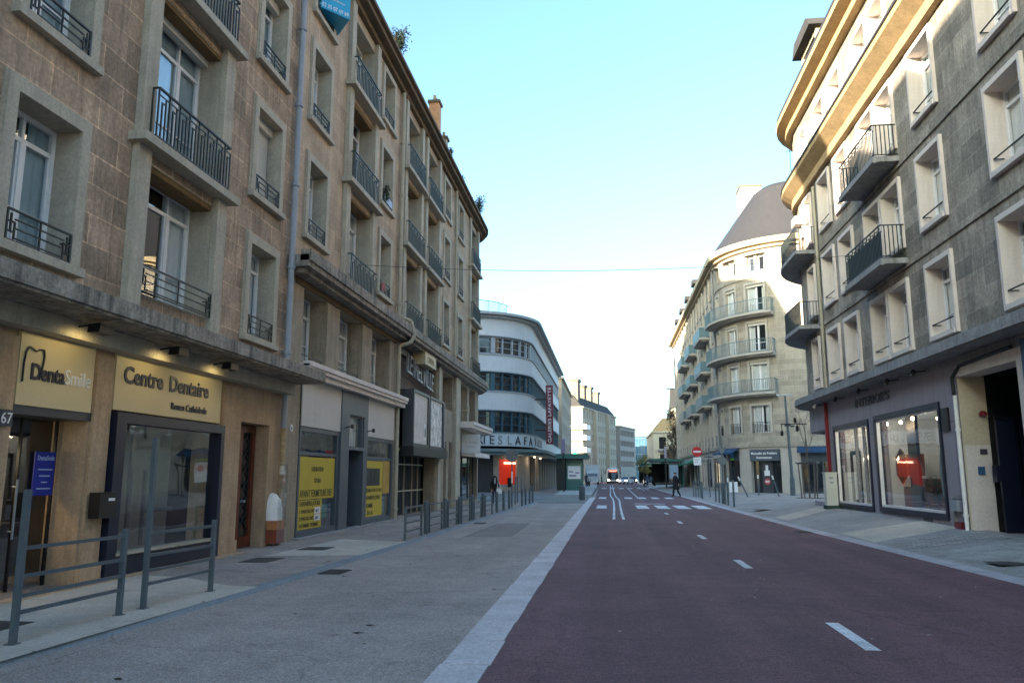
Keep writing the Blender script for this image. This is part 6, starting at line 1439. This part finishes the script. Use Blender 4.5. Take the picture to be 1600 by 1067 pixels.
# ------------------------------------------------------------------ people and vehicles
def skin_person(label, loc, rz, joints, edges, H=1.75, cloth=None, hair=(.03,.02,.015), skinc=(.45,.30,.24), hairlen=.0, trouser=None, coat_hem=.78, name='person', cat='person', group=None):
    """joints: name -> (x, y, z, r) at 1.75 m; one skinned surface; materials by height/region as clothing"""
    t = thing(name, label, cat, loc, rz, group); k = H/1.75; names = list(joints)
    me = bpy.data.meshes.new('body'); me.from_pydata([tuple(c*k for c in joints[n][:3]) for n in names], [(names.index(a), names.index(b)) for a, b in edges], [])
    o = bpy.data.objects.new('body', me); COL.objects.link(o)
    m = o.modifiers.new('s', 'SKIN'); m.use_smooth_shade = True
    for i, n in enumerate(names):
        sv = me.skin_vertices[0].data[i]; r = joints[n][3]*k; rr = joints[n][4]*k if len(joints[n]) > 4 else r; sv.radius = (r, rr); sv.use_root = (n == 'pelvis')
    s = o.modifiers.new('d', 'SUBSURF'); s.levels = s.render_levels = 1
    dg = bpy.context.evaluated_depsgraph_get(); nm = bpy.data.meshes.new_from_object(o.evaluated_get(dg)); bpy.data.objects.remove(o)
    for q in (cloth, trouser or cloth, mk('skin_tone', skinc, .6, .05), mk('shoe_dark', (.02,.02,.02), .5)): nm.materials.append(q)
    hz, nz = joints['head'][2]*k-.13, joints['neck'][2]*k
    hands = [Vector(joints[n][:3])*k for n in names if n.startswith('hand')]
    for p in nm.polygons:
        c = p.center; i = 0
        if c.z > nz+.01*k: i = 2
        elif any((c-h).length < .085 for h in hands): i = 2
        elif c.z < .09*k: i = 3
        elif c.z < coat_hem*k: i = 1
        p.material_index = i; p.use_smooth = True
    link(nm, 'body', t)
    hd = Vector(joints['head'][:3])*k
    b = MB(); n = 12
    # hair cap and, if long, hair falling to the shoulders
    prof = [(.088,-.02),(.106,.02),(.104,.07),(.082,.115),(.04,.137),(.0,.14)]
    rings = []
    for r, z in prof: rings.append([b.pt((hd.x+r*math.cos(a*2*math.pi/n)*.88, hd.y+.012+r*math.sin(a*2*math.pi/n), hd.z+z+(.0 if math.sin(a*2*math.pi/n) > -.3 else .045*(z < .03)))) for a in range(n)])
    for A_, B_ in zip(rings[:-1], rings[1:]):
        for a in range(n): b.f.append([A_[a],A_[(a+1)%n],B_[(a+1)%n],B_[a]]); b.uv.append(None); b.mi.append(0)
    if hairlen: b.cyl(hd+Vector((0,.06,.05)), hd+Vector((0,.075,-hairlen)), .105, .13, 10); b.cyl(hd+Vector((.085,-.02,.06)), hd+Vector((.11,-.06,-hairlen)), .038, .05, 7); b.cyl(hd+Vector((-.085,-.02,.06)), hd+Vector((-.11,-.06,-hairlen)), .038, .05, 7)
    smooth(b.build('hair', mk('hair_%d' % int(hair[0]*1000), hair, .6), t), 80)
    f = MB(); f.prism([(-.012,-.02),(.012,-.02),(0,.03)], hd.y-.118, hd.y-.085, 'y') if 0 else f.cyl(hd+Vector((0,-.09,.02)), hd+Vector((0,-.118,-.015)), .008, .014, 6)
    for s_ in (-1, 1): f.cyl(hd+Vector((s_*.085,.0,-.02)), hd+Vector((s_*.1,.01,.02)), .015, .018, 6)
    f.build('face_features', mk('skin_tone', skinc), t); e = MB()
    for s_ in (-1, 1): e.cyl(hd+Vector((s_*.032,-.088,.012)), hd+Vector((s_*.032,-.102,.012)), .009, n=6)
    e.box(hd.x-.022, hd.x+.022, hd.y-.1, hd.y-.088, hd.z-.054, hd.z-.048); e.build('eyes_and_mouth', mk('eye_dark', (.03,.02,.02), .4), t)
    return t
def joints(stride=.0, la=(-.24,-.02,.82), ra=(.24,-.02,.82), lel=(-.25,.04,1.12), rel=(.25,.04,1.12), lean=0.):
    J = dict(pelvis=(0,0,.95,.15,.11), waist=(0,lean*.3,1.1,.14,.10), chest=(0,lean*.6,1.3,.17,.115), collar=(0,lean*.8,1.45,.12,.09), neck=(0,lean,1.52,.055,.055), head=(0,lean-.01,1.635,.085,.098), crown=(0,lean,1.70,.06,.075),
      lsh=(-.18,lean*.8,1.42,.065,.065), lel=(*lel,.048,.048), lwr=(*la[:2],la[2]+.06,.032,.032), handl=(*la,.035,.02),
      rsh=(.18,lean*.8,1.42,.065,.065), rel=(*rel,.048,.048), rwr=(*ra[:2],ra[2]+.06,.032,.032), handr=(*ra,.035,.02),
      lhip=(-.09,0,.88,.10,.10), lkn=(-.10,-stride*.45-.03,.50,.062,.065), lan=(-.10,-stride*.85+.02,.09,.042,.042), ltoe=(-.11,-stride*.9-.13,.035,.038,.03),
      rhip=(.09,0,.88,.10,.10), rkn=(.10,stride*.35-.02,.50,.062,.065), ran=(.10,stride*.95+.04,.10,.042,.042), rtoe=(.11,stride*.95-.1,.04,.038,.03))
    for sd, h in (('l', la), ('r', ra)):
        for i in range(4): J['f%s%d' % (sd, i)] = (h[0]+(i-1.5)*.002, h[1]+(i-1.5)*.019, h[2]-.085-.008*(i in (1, 2)), .009, .009)
        J['th'+sd] = (h[0], h[1]-.055, h[2]-.04, .010, .010)
    E_ = [('pelvis','waist'),('waist','chest'),('chest','collar'),('collar','neck'),('neck','head'),('head','crown'),('collar','lsh'),('lsh','lel'),('lel','lwr'),('lwr','handl'),('collar','rsh'),('rsh','rel'),('rel','rwr'),('rwr','handr'),('pelvis','lhip'),('lhip','lkn'),('lkn','lan'),('lan','ltoe'),('pelvis','rhip'),('rhip','rkn'),('rkn','ran'),('ran','rtoe')]
    for sd in 'lr':
        for i in range(4): E_.append(('hand'+sd, 'f%s%d' % (sd, i)))
        E_.append(('hand'+sd, 'th'+sd))
    return J, E_
ck = mk('coat_black', (.010,.010,.014), .85, .2, 4); tk = mk('trousers_black', (.010,.010,.012), .85, .2, 4); jn = mk('jeans_navy', (.02,.035,.075), .8, .2, 4)
J, E_ = joints(.33, la=(-.20,-.16,1.12), ra=(.22,-.1,1.0)); J['handl'] = (-.1,-.27,1.18,.035,.02)
J, E_ = joints(.25, la=(-.12,-.24,1.30), ra=(.26,.10,.88), lel=(-.29,-.06,1.14), rel=(.28,.10,1.14), lean=-.04)
J['chest'] = (0,-.02,1.3,.22,.16); J['waist'] = (0,-.01,1.1,.20,.15); J['pelvis'] = (0,0,.95,.20,.16); J['collar'] = (0,-.03,1.45,.15,.12)
for q_, r_ in (('lsh',.085),('rsh',.085),('lel',.068),('rel',.068),('lkn',.08),('rkn',.08),('lan',.055),('ran',.055)): J[q_] = J[q_][:3]+(r_, r_)
man = skin_person('man in a long black coat walking over the crossing at the right kerb', (4.93, 60.6, .0), R(-72), J, E_, 1.84, ck, coat_hem=.42, trouser=tk)
b = MB(); b.lathe([(.27,.58),(.25,.85),(.22,1.1),(.2,1.35)], n=14); smooth(b.build('coat_skirt', ck, man))
J, E_ = joints(.16, la=(-.22,-.06,.84), ra=(.2,-.16,1.0), rel=(.26,.02,1.12))
wom = skin_person('long haired woman in a dark jacket and jeans carrying a white shoulder bag', (-6.35, 44.0, .05), R(14), J, E_, 1.52, ck, hairlen=.22, trouser=jn, coat_hem=.86)
MB().prism([(-.05,1.12),(.05,1.12),(.04,1.42),(-.04,1.42)], -.135, -.118, 'y').build('scarf', mk('scarf_grey', (.35,.35,.37), .9), wom)
t = thing('shoulder_bag', 'white bag on the shoulder of the woman in jeans', 'bag', (-6.10, 43.93, .62), R(14)); smooth(MB().prism([(-.14,0),(.14,0),(.16,.1),(.13,.28),(-.13,.28),(-.16,.1)], -.06, .06, 'y').build('bag_body', M['white'], t)); MB().tube([(-.1,0,.27),(-.08,0,.5),(-.06,0,.62),(.0,0,.6),(.08,0,.45),(.1,0,.27)], .012, 6).build('strap', M['white'], t)
far = [((-3.75,107,.2),10,'person in black standing by the green kiosk',1.8), ((-3.0,104,.2),200,'person in dark clothes standing behind the parked scooter',1.7), ((-1.35,142,.0),90,'pedestrian in black crossing just left of the bus',1.75), ((5.5,118,.1),40,'person waiting under the near right shelter',1.7),
       ((3.6,150,.0),0,'pedestrian crossing behind the white car',1.7), ((2.9,158,.0),30,'pedestrian at the far end of the road, left of the yellow tree',1.7)]
for i, (l, a, lab, h) in enumerate(far):
    J, E_ = joints([.05,.0,.28,.0,.2,.15][i]); skin_person(lab, l, R(a), J, E_, h, [ck, mk('jacket_grey', (.05,.055,.07), .8), ck, mk('jacket_blue', (.04,.06,.12), .8), mk('jacket_red', (.2,.04,.04), .8), ck][i], trouser=[tk, jn][i % 2])
# scooter
t = thing('scooter', 'dark motor scooter parked beside the white truck', 'scooter', (-2.9, 110, .0), R(15)); 
for y in (-.62,.62): smooth(MB().cyl((-.06,y,.25),(.06,y,.25),.25,n=18).build('wheel', M['black'], t))
smooth(MB().prism([(-.2,.35),(.75,.35),(.85,.6),(.7,.85),(.1,.8),(-.05,.45),(-.35,.45),(-.55,1.05),(-.68,1.0),(-.5,.4)], -.16, .16, 'x').build('body', M['anth'], t)); MB().bar((-.32,-.55,1.1),(.32,-.55,1.1),.04,.04).build('handlebar', M['black'], t); MB().lathe([(.03,.1),(.08,.05),(.08,-.05),(.03,-.08)], (0,-.68,.95), 8).build('headlight', M['white'], t)
# trolleybus style bus with rounded white front, lights on
BX, BY = .75, 160.
t = thing('bus', 'white rounded bus with dark windscreen and lit headlights coming down the far road', 'bus', (BX, BY, .0))
bw = mk('bus_white', (.62,.62,.60), .35, .03)
pf = [(-1.25,.35),(1.25,.35),(1.3,.7),(1.28,1.6),(1.18,2.6),(.95,2.98),(.4,3.12),(-.4,3.12),(-.95,2.98),(-1.18,2.6),(-1.28,1.6),(-1.3,.7)]
b = MB()
def ring(y, s, dz=0): return [b.pt((x*s, y, 1.6+(z-1.6)*s+dz)) for x, z in pf]
rs = [ring(-.0,.86), ring(.18,.95), ring(.5,1.), ring(11.8,1.), ring(12.,.94)]
for A_, B_ in zip(rs[:-1], rs[1:]):
    for i in range(12): b.f.append([A_[i],A_[(i+1)%12],B_[(i+1)%12],B_[i]]); b.uv.append(None); b.mi.append(0)
b.f += [rs[0][::-1], rs[-1]]; b.uv += [None,None]; b.mi += [0,0]; smooth(b.build('body', bw, t))
MB().prism([(-.98,1.0),(-.7,.85),(.7,.85),(.98,1.0),(1.0,2.0),(.86,2.6),(.5,2.75),(-.5,2.75),(-.86,2.6),(-1.0,2.0)], -.05, -.01, 'y').build('windscreen', mk('windscreen_black', (.008,.01,.014), .35, .05, 1, 0, spec=.2), t)
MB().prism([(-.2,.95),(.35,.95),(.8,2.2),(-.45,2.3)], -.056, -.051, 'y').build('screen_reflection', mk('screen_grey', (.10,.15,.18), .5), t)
MB().box(-.75,.7,-.07,-.052,2.4,2.66).build('destination_display', emis('led_red', (.8,.12,.08), 1.2), t)
for s in (-1, 1):
    MB().cyl((s*.92,-.05,.72),(s*.92,-.0,.72),.13,n=12).build('headlight', emis('headlight', (1.,.9,.7), 7.), t)
    MB().box(s*1.285-.01,s*1.285+.01,.8,11.4,1.3,2.5).build('side_window', M['glassD'], t); MB().bar((s*1.2,.1,2.5),(s*1.5,-.2,2.35),.05,.05).box(s*1.5-.08,s*1.5+.08,-.25,-.15,1.95,2.35).build('mirror', M['black'], t)
    for y in (2.6, 9.): MB().cyl((s*1.0,y,.48),(s*1.29,y,.48),.48,n=20).build('wheel', M['black'], t)
MB().box(-1.15,1.15,-.02,.3,.15,.38).build('bumper', M['black'], t)
# cars
def car(name, label, loc, rz, col, lights=True, kind='car'):
    t = thing(name, label, kind, loc, rz, 'vehicles in the distance'); mt = mk('car_paint_%s' % int(sum(col)*1000), col, .25, .03)
    side = [(-2.1,.3),(-2.15,.62),(-1.9,.85),(-1.1,.95),(-.5,1.42),(1.0,1.46),(1.75,1.0),(2.1,.92),(2.12,.3)]
    b = MB(); L_ = [b.pt((-.86 if z < .96 else -.68, y, z)) for y, z in side]; R_ = [b.pt((.86 if z < .96 else .68, y, z)) for y, z in side]; n = len(side)
    for i in range(n): b.f.append([L_[i],R_[i],R_[(i+1)%n],L_[(i+1)%n]]); b.uv.append(None); b.mi.append(0)
    b.f += [L_[::-1], R_]; b.uv += [None]*2; b.mi += [0]*2; smooth(b.build('body', mt, t), 30)
    MB().poly([(-.72,-1.06,.99),(.72,-1.06,.99),(.62,-.55,1.40),(-.62,-.55,1.40)]).build('windscreen', M['glassD'], t)
    for s in (-1, 1):
        MB().prism([(-.95,.98),(1.35,1.0),(.9,1.36),(-.45,1.36)], s*.80-.01, s*.80+.01, 'x').build('side_window', M['glassD'], t)
        for y in (-1.35, 1.3):
            w = MB().cyl((s*.68,y,.32),(s*.88,y,.32),.32,n=18).build('wheel', M['black'], t); MB().cyl((s*.87,y,.32),(s*.89,y,.32),.2,n=12).build('rim', M['pipeG'], w)
        MB().box(s*.62-.14,s*.62+.14,-2.17,-2.1,.62,.75).build('headlight', emis('headlight', (1.,.9,.7), 7.) if lights else M['white'], t)
        MB().box(s*.95-.08,s*.95+.08,-.85,-.75,.95,1.08).build('wing_mirror', mt, t)
    MB().box(-.45,.45,-2.17,-2.14,.36,.56).build('grille', M['black'], t); MB().box(-.26,.26,-2.18,-2.171,.42,.53).build('number_plate', M['white'], t)
    return t
car('parked_car', 'white car with headlights facing the viewer behind the bus lane', (3.1, 150, .0), R(-18), (.5,.52,.55))
car('parked_car', 'dark car waiting beside the right platform', (6.0, 123, .02), R(0), (.02,.025,.03), False)
car('parked_car', 'dark grey car following behind the white car', (4.6, 168, .0), R(8), (.03,.03,.035))
t = thing('box_truck', 'white box truck parked at the left kerb before the cream block', 'truck', (-3.1, 150, .0)); MB().box(-1.25,1.25,.0,6.,.9,3.6).build('box', mk('truck_white', (.50,.52,.53), .5), t); MB().prism([(-2.0,.4),(-2.0,1.5),(-1.5,2.6),(-.05,2.6),(-.05,.4)], -1.1, 1.1, 'x').build('cab', mk('truck_white', (.50,.52,.53)), t); MB().poly([(-.95,-2.01,1.5),(.95,-2.01,1.5),(.9,-1.56,2.45),(-.9,-1.56,2.45)]).build('windscreen', M['glassD'], t)
for s in (-1,1):
    for y in (-1.2,4.2): MB().cyl((s*.85,y,.42),(s*1.15,y,.42),.42,n=16).build('wheel', M['black'], t)
    MB().box(s*.8-.15,s*.8+.15,-2.05,-2.0,.6,.8).build('headlight', M['white'], t)
# ------------------------------------------------------------------ light, sky, camera
SUN_EL, SUN_AZ = 11.4, (-.595, -.803)      # direction towards the sun
l = bpy.data.lights.new('sun', 'SUN'); l.energy = 5.; l.angle = R(.5); l.color = (1., .86, .66)
so = bpy.data.objects.new('sun', l); COL.objects.link(so)
d = Vector((SUN_AZ[0]*math.cos(R(SUN_EL)), SUN_AZ[1]*math.cos(R(SUN_EL)), math.sin(R(SUN_EL))))
so.rotation_euler = d.to_track_quat('Z', 'Y').to_euler(); so.location = (0, 0, 60)
w = bpy.data.worlds.new('World'); SC.world = w; w.use_nodes = True; nt = w.node_tree
bg = nt.nodes['Background']; sky = nt.nodes.new('ShaderNodeTexSky'); sky.sky_type = 'NISHITA'; sky.sun_disc = False
sky.sun_elevation = R(SUN_EL); sky.sun_rotation = math.atan2(SUN_AZ[0], SUN_AZ[1]) % (2*math.pi); sky.altitude = 50; sky.air_density = 1.0; sky.dust_density = 3.0; sky.ozone_density = 1.8
tn = nt.nodes.new('ShaderNodeMix'); tn.data_type = 'RGBA'; tn.blend_type = 'MULTIPLY'; tn.inputs[0].default_value = 1.; tn.inputs[7].default_value = (.77, .93, .98, 1); nt.links.new(sky.outputs[0], tn.inputs[6]); nt.links.new(tn.outputs[2], bg.inputs[0]); bg.inputs[1].default_value = .15
cam = bpy.data.cameras.new('camera'); cam.lens = 27.56; cam.sensor_width = 36; cam.sensor_fit = 'HORIZONTAL'; cam.clip_end = 2000; cam.clip_start = .05
co = bpy.data.objects.new('camera', cam); COL.objects.link(co); SC.camera = co; co.location = (0, 0, 1.6)
F_, vx, vy = 1225., 152., 209.5
Yc = Vector((vx, -vy, F_)).normalized(); p_ = math.atan(vy/F_); Uc = Vector((0, math.cos(p_), math.sin(p_))); Xc = Vector((F_*math.cos(p_)+vy*math.sin(p_), vx*math.sin(p_), -vx*math.cos(p_))).normalized()
# rows of the camera basis in world axes: right, up, forward
right = Vector((Xc.x, Yc.x, Uc.x)); up = Vector((Xc.y, Yc.y, Uc.y)); fwd = Vector((Xc.z, Yc.z, Uc.z))
mw = Matrix((right, up, -fwd)).transposed().to_4x4(); co.rotation_euler = mw.to_euler()
SC.view_settings.view_transform = 'Standard'; SC.view_settings.look = 'None'; SC.view_settings.exposure = 2.4; SC.view_settings.gamma = 1.
SC.render.engine = 'CYCLES'
try:
    SC.cycles.max_bounces = 8; SC.cycles.transparent_max_bounces = 12; SC.cycles.caustics_reflective = False; SC.cycles.caustics_refractive = False
except Exception: pass
